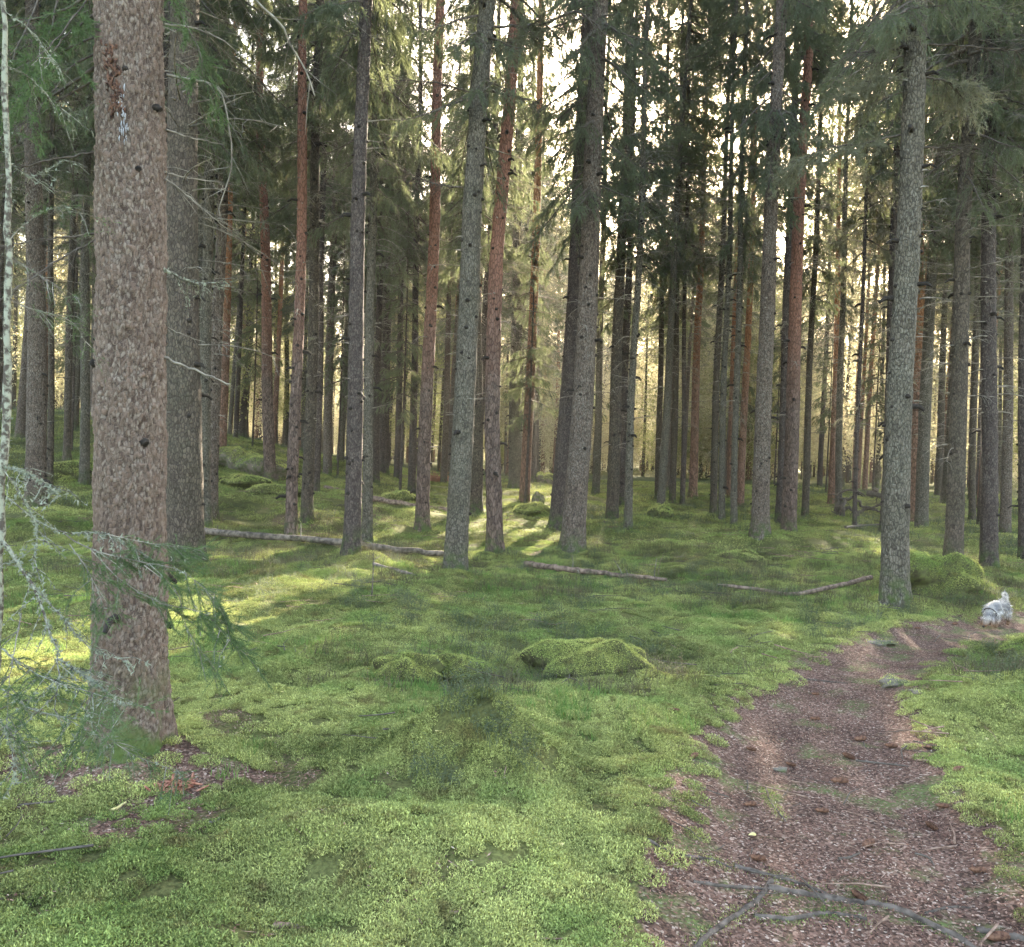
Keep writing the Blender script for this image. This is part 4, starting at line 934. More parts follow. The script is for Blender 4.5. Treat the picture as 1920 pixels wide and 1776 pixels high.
def far_mass(name, label, cat, meshes, n, r0_, r1_, slo, shi, seed, zoff=0.0):
    r = np.random.default_rng(seed); rr = np.sqrt(r.uniform(r0_ ** 2, r1_ ** 2, n)); th = r.uniform(R(-42), R(42), n); x = rr * np.sin(th); y = rr * np.cos(th)
    z0 = np.zeros(n); scatter(name, label, cat, meshes, np.stack([x, y, H(x, y) + zoff], 1), r.uniform(0, 6.283, n), (z0, z0), r.uniform(slo, shi, n), r.integers(0, len(meshes), n))
far_mass('distant_forest', 'distant golden and green woodland closing off the view', 'forest', LEAFY + CROWN['lush'][:1] + [LEAFY[0]], 420, 100, 210, 1.0, 1.75, 81, .3)
far_mass('distant_forest', 'dense rows of far thin trunks merging into one another', 'forest', [FT['bark_brown'][0], FT['bark_pine_far'][0], FT['bark_dark'][1]], 520, 60, 115, .7, 1.0, 82, -.2)
for _ in range(9):
    th = SUN_AZ + R(fr.uniform(-4, 4)); rr = fr.uniform(56, 82); x, y = rr * math.sin(th), rr * math.cos(th)
    root = link('birch_tree', None, loc=(x, y, Hs(x, y) - .1)); tag(root, 'golden birch, %s of those glowing straight below the sun' % ORD[_], 'tree', 'sunlit golden trees at the forest edge')
    s_ = fr.uniform(1.0, 1.7); link('trunk', bt, root, None, None, (s_, s_, s_)); link('crown', LEAFY[_ % 3], root, (0, 0, 1.0), (0, 0, fr.uniform(0, 6)), (s_, s_, s_))
SAP = [(1465, 540, 42, 1.0), (1000, 470, 24, .9), (1650, 560, 30, .8), (640, 620, 26, .7), (760, 560, 24, .9), (1100, 560, 30, .8), (1560, 620, 34, .8), (140, 520, 22, .8), (270, 600, 26, .8), (480, 560, 30, .8), (1390, 560, 32, .8)]
SAPL = ['young spruce under the sun gap beside the bleached-foot spruce', 'young spruce behind the strongly leaning pine', 'young spruce behind the path-bend spruce', 'young spruce behind the near-black spruce', 'young spruce before the furrowed reddish pine', 'young spruce beside the merging pair',
        'young spruce over the upturned roots', 'young spruce above the hillside rocks', 'young spruce behind the largest rough trunk', 'young spruce behind the purplish pine', 'young spruce deep behind the close thin pair']
sb = trunk_mesh(straight, .05, 8, 8, np.linspace(-.3, 7.6, 20), 78, .2, None, 'bark_dark', .003, .8)
for (px, py, Y, s_), lb in zip(SAP, SAPL):
    p = at_depth(px, py, Y); z = Hs(p[0], p[1]) - .1; root = link('young_spruce', None, loc=(p[0], p[1], z)); tag(root, lb + ', green and bushy', 'tree', 'young understory spruces')
    link('trunk', sb, root, None, None, (s_, s_, 1.15)); link('crown', CROWN['small'][0], root, (0, 0, 2.6), (0, 0, fr.uniform(0, 6)), (s_, s_, 1.1))

# ------------------------------------------------------------------ lichened sapling in front (left edge)
def near_sapling():
    Yb = 2.75; tr = [(-14, 1500), (-8, 1200), (2, 950), (8, 800), (14, 650), (18, 450), (12, 250), (8, 40), (4, -200)]
    W3 = np.array([at_depth(a, b, Yb) for a, b in tr]); gx, gy = W3[0][0], W3[0][1]; base = np.array([gx, gy, Hs(gx, gy)]); W3[0] = base - [0, 0, .05]
    root = link('spruce_sapling', None, loc=base); tag(root, 'thin half-dead spruce sapling crusted with pale lichen at the picture edge', 'tree')
    w_, g_, l_ = limb_mesh(W3, base, .016, 'twig_lichen', 600, 0, lichen=16, n=40, r1=.008, wob=.003)
    o = link('trunk', w_, root); 
    if l_: link('lichen', l_, o)['kind'] = 'stuff'
    # (pixels, radius px, depth end, twigs, needles, lichen)
    B = [([(2, 925), (50, 962), (120, 1000), (200, 1002), (290, 1052)], 4, 2.9, 16, 0, 14, .14), ([(0, 1010), (60, 1100), (100, 1200), (112, 1262), (102, 1330)], 7, 2.5, 14, 0, 18, .13),
         ([(60, 1098), (110, 1150), (170, 1215), (235, 1238)], 4, 2.6, 12, 0, 12, .10), ([(108, 1235), (170, 1275), (235, 1325)], 4, 2.5, 12, 12, 12, .12),
         ([(6, 875), (60, 892), (112, 930)], 3, 2.5, 12, 0, 14, .12), ([(0, 870), (40, 930), (70, 1000), (60, 1060)], 3, 2.6, 12, 0, 10, .14),
         ([(120, 1000), (170, 1030), (270, 1055), (340, 1070), (400, 1120)], 2.6, 2.8, 26, 170, 2, .17), ([(170, 1030), (230, 1090), (300, 1130), (380, 1150), (430, 1200)], 2.2, 2.7, 24, 160, 2, .17),
         ([(200, 1002), (260, 1015), (330, 1025), (375, 1030)], 2.2, 2.9, 16, 90, 2, .12), ([(130, 1020), (170, 1080), (200, 1150)], 2.2, 2.7, 16, 90, 1, .14),
         ([(270, 1060), (330, 1110), (350, 1180), (392, 1240)], 2, 2.8, 14, 80, 1, .13),
         ([(-5, 1210), (60, 1260), (140, 1290), (240, 1320)], 3, 2.3, 22, 100, 3, .17), ([(-10, 1280), (60, 1330), (130, 1350), (210, 1400)], 3, 2.3, 22, 90, 3, .17), ([(40, 1150), (20, 1260), (10, 1380)], 2.4, 2.4, 16, 70, 2, .15),
         ([(-10, 1330), (20, 1400), (30, 1470)], 2.6, 2.3, 16, 20, 10, .12), ([(150, 1320), (200, 1380), (260, 1420), (350, 1450)], 2, 2.6, 16, 70, 1, .13),
         ([(14, 560), (60, 580), (130, 600), (160, 640)], 2.4, 2.9, 10, 24, 1, .16), ([(16, 480), (80, 520), (150, 560)], 2, 2.8, 8, 14, 1, .15), ([(18, 450), (60, 410), (110, 390), (160, 400)], 2, 2.8, 8, 30, 2, .15),
         ([(10, 300), (60, 330), (120, 300)], 2, 2.9, 9, 0, 4, .16), ([(8, 120), (60, 150), (130, 220)], 2, 2.9, 10, 8, 3, .18), ([(6, 20), (60, 60), (110, 130)], 2, 2.7, 10, 8, 3, .18)]
    for k, (pp, rp, dep, tw, nd, lc, tl) in enumerate(B):
        m = len(pp); W = [at_depth(p[0], p[1], Yb + (dep - Yb) * q / (m - 1)) for q, p in enumerate(pp)]
        w_, g_, l_ = limb_mesh(W, base, rp / 2 * Yb / F_PX, 'twig_lichen' if lc > 2 else 'twig', 610 + k, tw, tl, nd, lc, nl=.017, nw=.0016, hang=.35)
        b_ = link('branch', w_, root)
        if g_: link('needles', g_, b_)['kind'] = 'stuff'
        if l_: link('lichen', l_, b_)['kind'] = 'stuff'
near_sapling()

# ------------------------------------------------------------------ mossy boulders and hummocks
def boulder(px, py, wpx, hm, label, name='mossy_boulder', ry=.75, seed=0, mossy=1.0, mat='stone', dark=0, cat='boulder', fl=1.0, dxy=(0, 0)):
    g = ground_hit(px, py); D = np.linalg.norm(g - CAM); rx = wpx / 2 * D / F_PX; x0, y0 = g[0] + dxy[0], g[1] + rx * ry + dxy[1]; z0 = Hs(x0, y0) - (.05 if cat == 'hummock' else 0)
    nu, nv = 72, 26; u = np.arange(nu) * 6.28318 / nu; v = np.linspace(-.35, math.pi / 2, nv); U, Vv = np.meshgrid(u, v)
    c = np.cos(np.clip(Vv, 0, 2)) ** .75; c = np.where(Vv < .45, .86 + .14 * np.sin(np.clip(Vv, 0, .45) / .45 * 1.5708) * 1.0, c * (1 / np.cos(.45) ** .75 if True else 1)); c = np.where(Vv > 1.55, 0.0, c)
    n = 1 + .62 * vnoise(np.cos(U) * 1.6 + seed * 9 + 20, np.sin(U) * 1.6 + Vv * 1.8, 80 + seed) + .16 * vnoise(np.cos(U) * 5 + seed * 9 + 20, np.sin(U) * 5 + Vv * 4, 81 + seed)
    V = np.stack([rx * c * n * np.cos(U), rx * ry * c * n * np.sin(U), hm * np.sin(Vv) * (.35 + .65 * n) * (1 + .35 * vnoise(np.cos(U) * c * 2.6 + seed, np.sin(U) * c * 2.6 + 5, 83 + seed))], -1).reshape(-1, 3)
    i = np.arange(nv - 1)[:, None] * nu; j = np.arange(nu)[None]; j2 = (j + 1) % nu; F = np.stack([i + j, i + j2, i + nu + j2, i + nu + j], -1).reshape(-1, 4)
    root = link(name, mesh_np(name, V, F, M[mat], True), loc=(x0, y0, z0)); tag(root, label, cat)
    if mossy:
        r = np.random.default_rng(seed + 40); tri = V[F]; e1 = tri[:, 1] - tri[:, 0]; e2 = tri[:, 3] - tri[:, 0]; nr = np.cross(e1, e2); ar = np.linalg.norm(nr, axis=1); nr = unit(nr)
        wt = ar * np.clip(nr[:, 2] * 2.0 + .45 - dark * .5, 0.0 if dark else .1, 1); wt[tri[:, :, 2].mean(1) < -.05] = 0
        lsc = max(1, D / 5.2) ** .8; ln = .010 * lsc; cnt = int(min(60000, mossy * ar.sum() / (ln * ln * .33) * 1.5)); k = r.choice(len(F), cnt, p=wt / wt.sum())
        p = tri[k, 0] + e1[k] * r.uniform(0, 1, (cnt, 1)) + e2[k] * r.uniform(0, 1, (cnt, 1)) + nr[k] * r.uniform(-.2, .7, (cnt, 1)) * .012 * lsc
        A = Acc(); sprays(A, p, nr[k] * .9, ln, ln * .36, r, .75, hang=.2)
        mo = link('moss', A.mesh('moss', M['moss_light' if D < 12 else 'moss']), root); mo['kind'] = 'stuff'
    return root
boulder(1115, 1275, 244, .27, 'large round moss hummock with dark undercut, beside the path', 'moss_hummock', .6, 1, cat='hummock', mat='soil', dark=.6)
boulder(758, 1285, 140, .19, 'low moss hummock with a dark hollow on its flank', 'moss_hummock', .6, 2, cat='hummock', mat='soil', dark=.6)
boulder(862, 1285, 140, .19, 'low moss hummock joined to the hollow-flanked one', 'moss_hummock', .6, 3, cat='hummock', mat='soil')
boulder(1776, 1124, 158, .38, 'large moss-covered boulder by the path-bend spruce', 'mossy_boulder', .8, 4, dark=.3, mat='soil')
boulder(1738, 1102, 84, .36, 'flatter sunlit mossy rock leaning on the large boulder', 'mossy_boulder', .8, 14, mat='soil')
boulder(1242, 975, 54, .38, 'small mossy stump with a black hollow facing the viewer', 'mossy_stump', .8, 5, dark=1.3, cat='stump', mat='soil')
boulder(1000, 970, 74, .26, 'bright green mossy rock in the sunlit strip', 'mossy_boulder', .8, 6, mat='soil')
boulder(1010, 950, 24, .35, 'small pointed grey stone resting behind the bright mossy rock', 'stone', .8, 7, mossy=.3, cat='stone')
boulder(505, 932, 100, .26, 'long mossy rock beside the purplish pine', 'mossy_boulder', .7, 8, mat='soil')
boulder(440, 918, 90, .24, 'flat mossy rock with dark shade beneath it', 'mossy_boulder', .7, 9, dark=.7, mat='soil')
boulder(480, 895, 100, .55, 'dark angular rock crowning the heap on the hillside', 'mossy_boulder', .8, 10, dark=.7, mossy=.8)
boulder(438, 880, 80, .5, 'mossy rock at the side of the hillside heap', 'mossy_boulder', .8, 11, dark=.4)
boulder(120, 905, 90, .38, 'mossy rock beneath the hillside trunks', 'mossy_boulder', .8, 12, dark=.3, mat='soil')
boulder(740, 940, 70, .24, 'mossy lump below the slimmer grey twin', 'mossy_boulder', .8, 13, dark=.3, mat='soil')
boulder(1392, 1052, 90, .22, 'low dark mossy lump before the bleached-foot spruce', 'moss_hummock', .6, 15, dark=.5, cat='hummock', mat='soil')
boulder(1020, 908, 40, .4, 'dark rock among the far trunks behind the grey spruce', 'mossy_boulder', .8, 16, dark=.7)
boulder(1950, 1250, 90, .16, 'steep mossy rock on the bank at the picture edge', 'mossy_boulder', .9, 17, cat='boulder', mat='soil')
boulder(1655, 1213, 58, .025, 'flat pale stone sunk in the path', 'stone', .55, 18, mossy=.06, cat='stone')
boulder(1684, 1290, 46, .06, 'round grey-green stone in the middle of the path', 'stone', .8, 19, mossy=.2, cat='stone')
boulder(1740, 1305, 46, .015, 'flat dark stone beside the round path stone', 'stone', .6, 20, mossy=.08, cat='stone')
boulder(1466, 1452, 26, .02, 'tiny blue-grey stone by the mossy root in the path', 'stone', .6, 21, mossy=0, cat='stone')

# ------------------------------------------------------------------ fallen logs, sticks, roots
def ground_line(pix, lift=0.0, rad=0.03):
    out = []
    for q in pix:
        g = ground_hit(q[0], q[1]); out.append([g[0], g[1], Hs(g[0], g[1]) + lift + (q[2] if len(q) > 2 else 0)])
    return np.array(out)

def log(name, label, pix, r0, r1, mat, lift, stubs=0, seed=0, cat='log', n=30, twl=.25):
    P = ground_line(pix, lift); base = P[0].copy(); r = np.random.default_rng(seed); C = curve_pts(P - base, n, r0 * .12, seed); t = np.linspace(0, 1, n)
    A = Acc(); A.tube(C, (r0 + (r1 - r0) * t) * r.uniform(.88, 1.12, n), 12)
    o = link(name, A.mesh(name, M[mat], True), loc=base); tag(o, label, cat)
    for k in range(stubs):
        i = r.integers(2, n - 1); d = unit(np.cross(C[i] - C[i - 1], r.normal(0, 1, 3)) + [0, 0, .02]); d[2] = abs(d[2]) * r.choice([1, 1, -.4]); L_ = twl * r.uniform(.3, 1.2)
        B = Acc(); m = np.array([C[i], C[i] + d * L_ * .5, C[i] + d * L_ + r.normal(0, .15 * L_, 3)]); B.tube(m, np.array([.3, .2, .1]) * max(r0, .02) * .6, 5)
        link('branch_stub', B.mesh('branch_stub', M['twig']), o)
    return o
log('fallen_log', 'long weathered grey log lying behind the near-black spruce', [(375, 1006), (470, 1014), (560, 1020), (640, 1028), (720, 1038), (840, 1050)], .058, .048, 'log_grey', .085, 3, 1, n=40)
log('fallen_log', 'barkless grey-red log with upright dead twigs, before the merging pair', [(985, 1066), (1060, 1076), (1130, 1084), (1250, 1096)], .052, .026, 'log_brown', .065, 5, 2, twl=.35)
log('fallen_log', 'crooked brown pole with stubs ending near the path-bend spruce', [(1345, 1104), (1420, 1112), (1482, 1122, 0), (1560, 1110, .02), (1632, 1102, .09)], .022, .034, 'log_brown', .045, 9, 3, twl=.12)
log('fallen_log', 'rotting dark log lying beyond the furrowed reddish pine', [(610, 918), (690, 936), (760, 950), (840, 962)], .07, .06, 'log_brown', .04, 2, 4)
log('fallen_log', 'mossy half-sunk log piece by the foot of the near-black spruce', [(700, 1062), (745, 1072), (780, 1082)], .035, .02, 'log_grey', .01, 0, 5)
log('fallen_branch', 'dark branching windfall beneath the upturned roots', [(1585, 998), (1630, 992), (1690, 990)], .03, .02, 'twig_dark', .10, 8, 6, cat='branch', twl=.5)
ROOTS = [
 ('thick grey tree root arching across the path, moss along its side', [(1440, 1670), (1520, 1682), (1600, 1694), (1680, 1706), (1740, 1738), (1800, 1768), (1850, 1800)], .017, .013),
 ('pale-ended upper root starting beside a cone', [(1376, 1630), (1410, 1636), (1450, 1650), (1500, 1664), (1560, 1684)], .012, .008),
 ('thin worn root running out from the moss edge', [(1300, 1656), (1350, 1662), (1410, 1666), (1450, 1672)], .007, .008),
 ('short root slanting towards the viewer from the root crossing', [(1446, 1658), (1420, 1690), (1380, 1722), (1340, 1750), (1296, 1786)], .012, .010),
 ('low buried root parallel below the thick one', [(1414, 1720), (1480, 1724), (1550, 1720), (1625, 1728)], .011, .008),
 ('root end by the large cone in the lowest corner', [(1830, 1750), (1880, 1755), (1940, 1768)], .014, .014),
 ('small curled root standing in a moss patch on the path', [(1436, 1482), (1444, 1506), (1458, 1524), (1474, 1544)], .006, .004),
 ('long thin root lying along the path bend', [(1480, 1272), (1530, 1278), (1590, 1282)], .010, .005),
 ('half-buried dark root along the moss edge of the path', [(1215, 1580), (1260, 1600), (1330, 1616), (1372, 1630)], .008, .006),
 ('root stub reaching in from the right-hand moss', [(1735, 1716), (1780, 1706), (1820, 1704)], .006, .004),
 ('dark root crossing the path near the round stone', [(1720, 1325), (1760, 1312), (1800, 1300)], .010, .005)]
for k, (lb, pp, a, b) in enumerate(ROOTS):
    o = log('tree_root', lb, pp, a * .95, b * .95, 'root', .001, 0, 20 + k, cat='root', n=26); o['group'] = 'roots across the path'
    r = np.random.default_rng(700 + k); P = curve_pts(ground_line(pp, 0), 40); base = np.array(o.location)
    if k in (0, 1, 3, 4, 6, 8):
        kk = r.integers(0, 39, 2600); q = P[kk] + (P[kk + 1] - P[kk]) * r.uniform(0, 1, (2600, 1)) + r.normal(0, 1, (2600, 3)) * [.02, .028, 0]; q[:, 2] = H(q[:, 0], q[:, 1]) - .002
        keep = vnoise(kk * .35, kk * 0 + k, 99) > -.12; A = Acc(); sprays(A, q[keep] - base, np.tile([0, 0, .8], (keep.sum(), 1)), .010, .004, r, .7, hang=0)
        m = link('moss', A.mesh('moss', M['moss']), o); m['kind'] = 'stuff'
STICKS = [
 ('pale broken stick lying in the front moss near the frame edge', [(512, 1742), (545, 1746), (570, 1752)], .011, 'stick'), ('grey stick lying in moss at the foot of the picture', [(752, 1708), (772, 1728), (790, 1742)], .008, 'stick'),
 ('short orange-brown stick in the front moss', [(842, 1722), (858, 1716), (870, 1708)], .005, 'stick'), ('dark brown stick beside two cones on the path', [(1572, 1618), (1592, 1612), (1612, 1606)], .006, 'twig_dark'),
 ('stick with a pale broken tip on the right of the path', [(1720, 1430), (1748, 1433), (1778, 1434)], .006, 'stick'), ('white peeled bark chip under the largest spruce', [(208, 1524), (222, 1520), (236, 1514)], .007, 'leaf'),
 ('small orange twig on the bilberry mound', [(944, 1466), (948, 1450), (950, 1440)], .003, 'stick'), ('thin orange twig in moss below the mound', [(950, 1515), (955, 1505), (960, 1495)], .003, 'stick'),
 ('dark broken twig near the right moss edge', [(1800, 1512), (1830, 1516), (1850, 1522)], .005, 'twig_dark'), ('forked dark twig in the middle of the path', [(1715, 1604), (1740, 1612), (1752, 1628)], .005, 'twig_dark'),
 ('short grey twig tangled in moss by the largest spruce', [(390, 1550), (402, 1546), (414, 1540)], .006, 'twig')]
for k, (lb, pp, rr, mt) in enumerate(STICKS):
    log('stick', lb, pp, rr, rr * .6, mt, .008, 1 if k < 2 else 0, 40 + k, cat='stick', n=10, twl=.04)
# small dead stem standing alone
g = ground_hit(697, 1122); log('dead_seedling', 'thin dead seedling stem standing upright in the moss', [(697, 1122, 0), (698, 1121, .30), (696, 1121, .62)], .008, .003, 'twig_dark', 0, 4, 60, cat='seedling', twl=.12)
g = ground_hit(1235, 1080); log('dead_seedling', 'pale thin stem standing beside the barkless log', [(1234, 1082, 0), (1237, 1081, .2), (1243, 1081, .33)], .004, .002, 'stick', 0, 2, 61, cat='seedling', twl=.08)

def upturned_roots():
    g = ground_hit(1612, 972); root = link('upturned_roots', None, loc=(g[0], g[1], Hs(g[0], g[1]))); tag(root, 'tangle of dark upturned roots and branches behind the pole-thin trunk', 'windfall')
    r = np.random.default_rng(5); s = np.linalg.norm(g - CAM) / F_PX
    for k, pp in enumerate([[(-38, -10), (-30, -42), (-10, -48), (5, -38)], [(-36, -6), (-20, -18), (-4, -4)], [(10, -44), (28, -40), (44, -28), (50, -22)], [(16, -52), (30, -38), (50, -46), (52, -60)], [(-34, -28), (-14, -34), (4, -20), (40, -26)], [(-30, -4), (-36, -20), (-20, -34)], [(-10, -4), (14, -16), (40, -12)]]):
        P = np.array([[a * s, r.uniform(-.3, .3), -b * s] for a, b in pp]); A = Acc(); C = curve_pts(P, 14, .02, k); A.tube(C, np.linspace(.09, .035, 14) * r.uniform(.6, 1.1), 7)
        for _ in range(6):
            i = r.integers(0, 14); d = r.normal(0, .18, 3); A.tube(np.array([C[i], C[i] + d * .6, C[i] + d + r.normal(0, .04, 3)]), [.02, .012, .006], 4)
        link('root', A.mesh('root', M['twig_dark'], True), root)
upturned_roots()
# brown dead brush in the middle distance
g = ground_hit(822, 905); A = Acc(); r = np.random.default_rng(8)
for _ in range(150):
    a = r.uniform(0, 6.283); d = np.array([math.cos(a) * 1.0, math.sin(a) * .7, r.uniform(.1, .7)]) * r.uniform(.3, .95); b = r.normal(0, .15, 3) * [1, 1, 0]; A.tube(np.array([b, b + d * .6, b + d + [0, 0, -.12]]), [.012, .008, .004], 3)
    m = b + d[None] * r.uniform(.3, 1, (12, 1)); sprays(A, m, np.tile(d, (12, 1)), .09, .012, r)
tag(link('dead_brush', A.mesh('dead_brush', M['rotten']), loc=g), 'heap of reddish-brown dead brushwood behind the furrowed reddish pine', 'brushwood')
# crumbling red wood by the largest spruce
g = ground_hit(326, 1482); A = Acc()
for _ in range(90):
    c = r.normal(0, 1, 3) * [.045, .03, .012] + [0, 0, .02]; d = unit(r.normal(0, 1, 3) * [1, .6, .5]) * r.uniform(.012, .035); A.tube(np.array([c - d, c, c + d]), [.003, .006, .003], 4)
tag(link('rotten_wood', A.mesh('rotten_wood', M['rotten']), loc=g), 'small crumbling lump of red rotten wood below the largest spruce', 'wood')

# ------------------------------------------------------------------ cones and leaves
def cone_mesh():
    A = Acc(); n = 15; L_ = .10
    A.tube(np.array([[0, 0, z] for z in np.linspace(-L_ / 2, L_ / 2, 8)]), [.004, .011, .014, .014, .013, .011, .008, .003], 8)
    for k in range(n * 8):
        t = k / (n * 8); z = -L_ / 2 + L_ * (.06 + .88 * t); a = k * 2.39996; rr = .014 * math.sin(math.pi * min(.97, .12 + .8 * t)) ** .5
        o = np.array([math.cos(a), math.sin(a), 0]); s_ = np.array([-o[1], o[0], 0]); p = o * rr * .8 + [0, 0, z]; tip = o * (rr + .006) + [0, 0, z + .011]
        A.add(np.array([p - s_ * .005, p + s_ * .005, tip + s_ * .0035, tip - s_ * .0035, p + o * .001 + [0, 0, .012]]), np.array([[0, 1, 2], [0, 2, 3], [3, 2, 4]]))
    return A.mesh('spruce_cone', M['cone'])
CONE = cone_mesh()
CONES = [(1420, 1620, 20, 'cone touching the pale-ended root'), (1627, 1590, -35, 'cone just above the dark brown stick'), (1745, 1556, 80, 'rolled-up cone near the right moss edge'), (1868, 1764, -8, 'large reddish cone in the lowest corner'),
         (1405, 1516, -10, 'cone to the left of the small curled root'), (1540, 1526, 5, 'cone lying crosswise in mid path'), (1573, 1471, 3, 'cone lying above the crosswise one'), (1766, 1517, 10, 'cone below the stick with a pale tip'),
         (1590, 1423, 60, 'cone standing on its end higher up the path'), (1795, 1448, -25, 'cone under the right moss edge'), (1300, 1424, -40, 'dark cone at the left moss edge'), (1408, 1410, 35, 'small cone left of mid path'),
         (1528, 1352, 8, 'far cone near the first path bend'), (1528, 1305, 0, 'farthest cone before the round stone'), (1612, 1390, -20, 'cone beside the stone patch'), (1670, 1405, 15, 'cone above the mossy streak'), (1746, 1405, -12, 'cone by the right path border'),
         (1832, 1643, 12, 'cone lying by the right-hand litter'), (1482, 1440, 40, 'cone near the tiny blue-grey stone'), (1378, 1298, 15, 'cone at the far left path border'), (1720, 1180, 10, 'cone in the sunlit bend of the path'), (1790, 1172, -20, 'cone ahead of the dog'),
         (1262, 1336, 5, 'cone lying in the moss beside the path'), (1610, 1690, 70, 'cone lodged above the thick root')]
for px, py, a, lb in CONES:
    g = ground_hit(px, py); s_ = fr.uniform(.55, .85); o = link('spruce_cone', CONE, loc=(g[0], g[1], Hs(g[0], g[1]) + .014), rot=(R(90), 0, R(90 - a)), scale=(s_, s_, s_))
    tag(o, 'brown spruce ' + lb, 'cone', 'spruce cones lying on the path')
def leaf_mesh():
    n = 14; t = np.linspace(0, 6.283, n, endpoint=False); V = np.stack([.021 * np.cos(t), .016 * np.sin(t) * (1 + .15 * np.cos(t)), .003 * np.cos(2 * t)], 1); V = np.vstack([V, [[0, 0, -.001]]])
    A = Acc(); A.add(V, np.array([[i, (i + 1) % n, n] for i in range(n)])); A.tube(np.array([[.02, 0, 0], [.032, .003, .001], [.04, .004, .0]]), [.0008, .0007, .0006], 4)
    return A.mesh('fallen_leaf', M['leaf'])
LEAF = leaf_mesh()
for px, py, s_, lb in [(1410, 1573, 1.0, 'round pale yellow birch leaf lying above the roots'), (1258, 1195, 1.4, 'yellow leaf far up beside the round hummock'), (1852, 1393, .8, 'pale leaf on the right-hand moss'), (528, 1306, .8, 'small pale leaf in the grass hollow'),
                       (820, 1388, .7, 'white leaf scrap on the bilberry mound'), (1050, 1597, .7, 'pale leaf scrap in the moss left of the path'), (880, 1297, .8, 'pinkish leaf below the joined hummock')]:
    g = ground_hit(px, py); tag(link('fallen_leaf', LEAF, loc=(g[0], g[1], Hs(g[0], g[1]) + .018), rot=(R(fr.uniform(-12, 12)), R(fr.uniform(-12, 12)), fr.uniform(0, 6)), scale=(s_,) * 3), lb, 'leaf', 'fallen leaves')

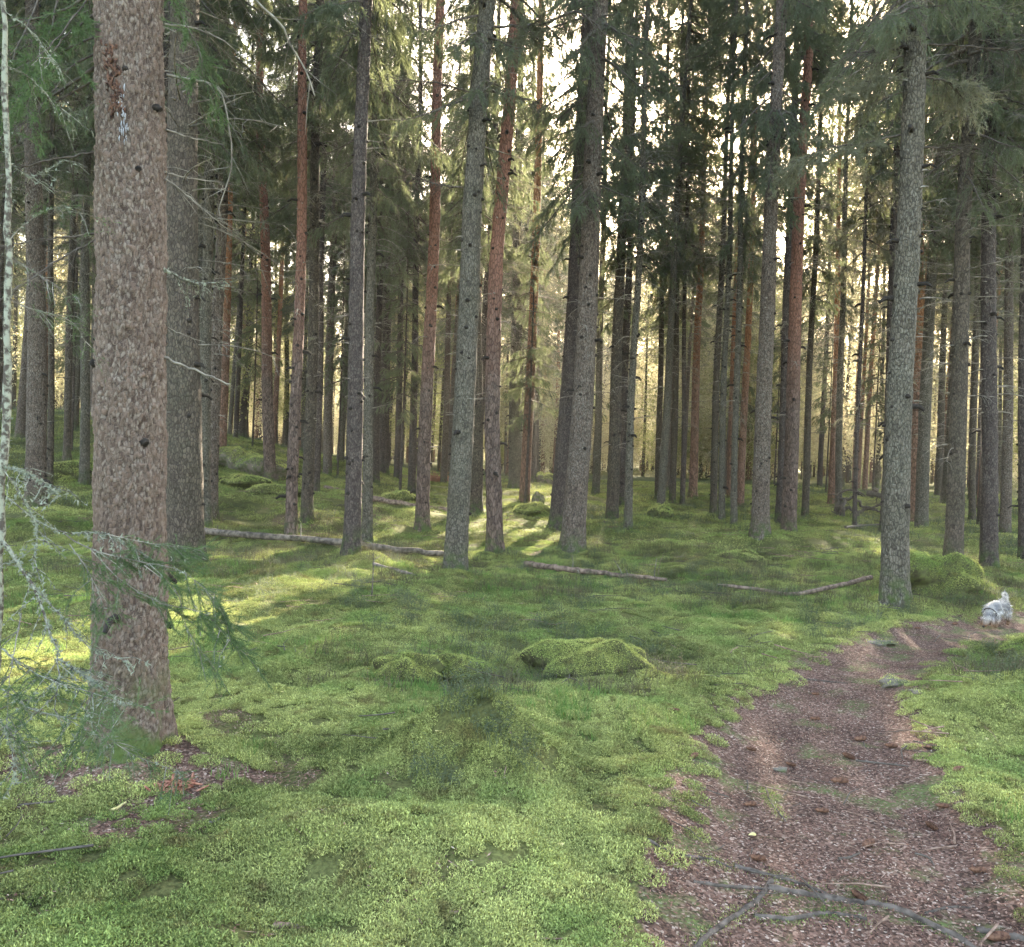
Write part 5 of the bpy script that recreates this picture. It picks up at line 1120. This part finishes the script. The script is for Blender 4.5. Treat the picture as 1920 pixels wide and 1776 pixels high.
# ------------------------------------------------------------------ the dog
def furmat():
    t = NT('shaggy_fur'); c = t.coord(); ri = t.n('NewGeometry').outputs['Random Per Island']; z = t.n('SeparateXYZ', {0: c}).outputs[2]
    col = t.mix(t.ramp(t.noise(c, 9, 3), (0.45, 0.0), (0.6, 1.0)), (0.50, 0.46, 0.44), (0.24, 0.225, 0.235))
    col = t.mix(t.ramp(z, (0.05, 1.0), (0.12, 0.0)), col, (0.26, 0.15, 0.09))
    col = t.mix(1.0, col, t.ramp(ri, (0, .45), (1, 1.5)), 'MULTIPLY')
    return t.done(t.principled(col, .75, spec=.2))
M['fur'] = furmat(); M['dark'] = simple('dark_nose', (0.02, 0.017, 0.016), (0.04, 0.03, 0.03), 30)
def dog():
    g = ground_hit(1868, 1176); base = Vector((g[0], g[1], Hs(g[0], g[1]))); yaw = R(128)     # walks towards the viewer, nose to the ground
    root = link('dog', None, loc=base, rot=(0, 0, yaw)); tag(root, 'small shaggy white and grey dog sniffing the path with its head lowered', 'dog')
    # local frame: +Y is forward
    J = [(0, -.15, .215, .062), (0, -.05, .225, .072), (0, .06, .215, .072), (0, .13, .200, .064), (0, .19, .150, .048), (0, .235, .095, .046), (0, .285, .055, .026), (0, .31, .04, .020)]
    E = [(i, i + 1) for i in range(7)]
    def leg(x, y, front, par):
        n = len(J); ys = (0, 0, .01, .03) if front else (0, .03, -.03, .0)
        J.extend([(x, y + ys[0], .165, .036), (x * 1.05, y + ys[1], .11, .027), (x * 1.05, y + ys[2], .05, .018), (x * 1.05, y + ys[3], .013, .019)]); E.append((par, n)); E.extend([(n, n + 1), (n + 1, n + 2), (n + 2, n + 3)])
    leg(.048, .11, True, 3); leg(-.048, .13, True, 3); leg(.05, -.13, False, 0); leg(-.05, -.15, False, 0)
    n = len(J); J.extend([(0, -.20, .25, .020), (.01, -.235, .31, .016), (.02, -.225, .36, .013)]); E.extend([(0, n), (n, n + 1), (n + 1, n + 2)])
    me = bpy.data.meshes.new('body'); me.from_pydata([j[:3] for j in J], E, []); b = link('body', me, root); me.materials.append(M['fur'])
    sk = b.modifiers.new('skin', 'SKIN')
    for v, j in zip(me.skin_vertices[0].data, J): v.radius = (j[3], j[3]); 
    me.skin_vertices[0].data[1].use_root = True
    sb_ = b.modifiers.new('sub', 'SUBSURF'); sb_.levels = 2; sb_.render_levels = 2
    dg = bpy.context.evaluated_depsgraph_get(); ev = b.evaluated_get(dg).to_mesh(); nv = len(ev.vertices); co = np.zeros(nv * 3); no = np.zeros(nv * 3); ev.vertices.foreach_get('co', co); ev.vertices.foreach_get('normal', no); co = co.reshape(-1, 3); no = no.reshape(-1, 3)
    r = np.random.default_rng(3); k = r.integers(0, nv, 3600); A = Acc(); P = co[k] + r.normal(0, .003, (3600, 3)); keep = ~((P[:, 1] > .27) & (P[:, 2] < .08)) & (P[:, 2] > .085)
    sprays(A, P[keep], no[k][keep] * .5 + [0, -.25, -.45], .034, .011, r, .3, hang=.25)
    f = link('fur', A.mesh('fur', M['fur']), root); f['kind'] = 'stuff'
    for s in (-1, 1):
        A = Acc(); q = r.uniform(0, 1, (260, 1)); P = np.array([s * .042, .215, .125]) + q * np.array([s * .012, .012, -.07]) + r.normal(0, .009, (260, 3)); sprays(A, P, np.tile([s * .1, 0, -1.0], (260, 1)), .028, .006, r, .2)
        A.tube(np.array([[s * .036, .21, .13], [s * .05, .22, .10], [s * .052, .228, .062]]), [.012, .017, .010], 6); link('ear', A.mesh('ear', M['fur']), root)
        A = Acc(); th = np.linspace(0, 3.1416, 7); A.tube(np.array([[s * .024, .262 + .005 * math.cos(t), .098 + .0] for t in (0, 1.5, 3.1)]), [.002, .007, .002], 8); link('eye', A.mesh('eye', M['dark'], True), root)
    A = Acc(); A.tube(np.array([[0, .318, .040], [0, .330, .037], [0, .338, .035]]), [.006, .012, .005], 8); link('nose', A.mesh('nose', M['dark'], True), root)
    A = Acc(); t = np.linspace(0, 6.283, 20); A.tube(np.stack([.060 * np.cos(t), .172 + .030 * np.sin(t),   .168 + .050 * np.sin(t)], 1), .005, 6, cap=False); link('collar', A.mesh('collar', M['dark'], True), root)
dog()

# ------------------------------------------------------------------ haze
if HAZE_DENSITY:
    t = NT('haze'); pv = t.n('VolumePrincipled', {'Color': (0.95, 0.95, 0.93, 1), 'Density': HAZE_DENSITY, 'Anisotropy': 0.5}); t.t.links.new(pv.outputs[0], t.out.inputs['Volume'])
    bpy.context.view_layer.update()
    z0, z1 = -2.0, 36.0; s = 160.0
    V = np.array([[x, y, z] for z in (z0, z1) for y in (-s, s) for x in (-s, s)], float)
    F = np.array([[0, 2, 3, 1], [4, 5, 7, 6], [0, 1, 5, 4], [2, 6, 7, 3], [0, 4, 6, 2], [1, 3, 7, 5]])
    tag(link('haze', mesh_np('haze', V, F, t.m)), 'thin pale morning air between the trees', 'haze', kind='stuff')
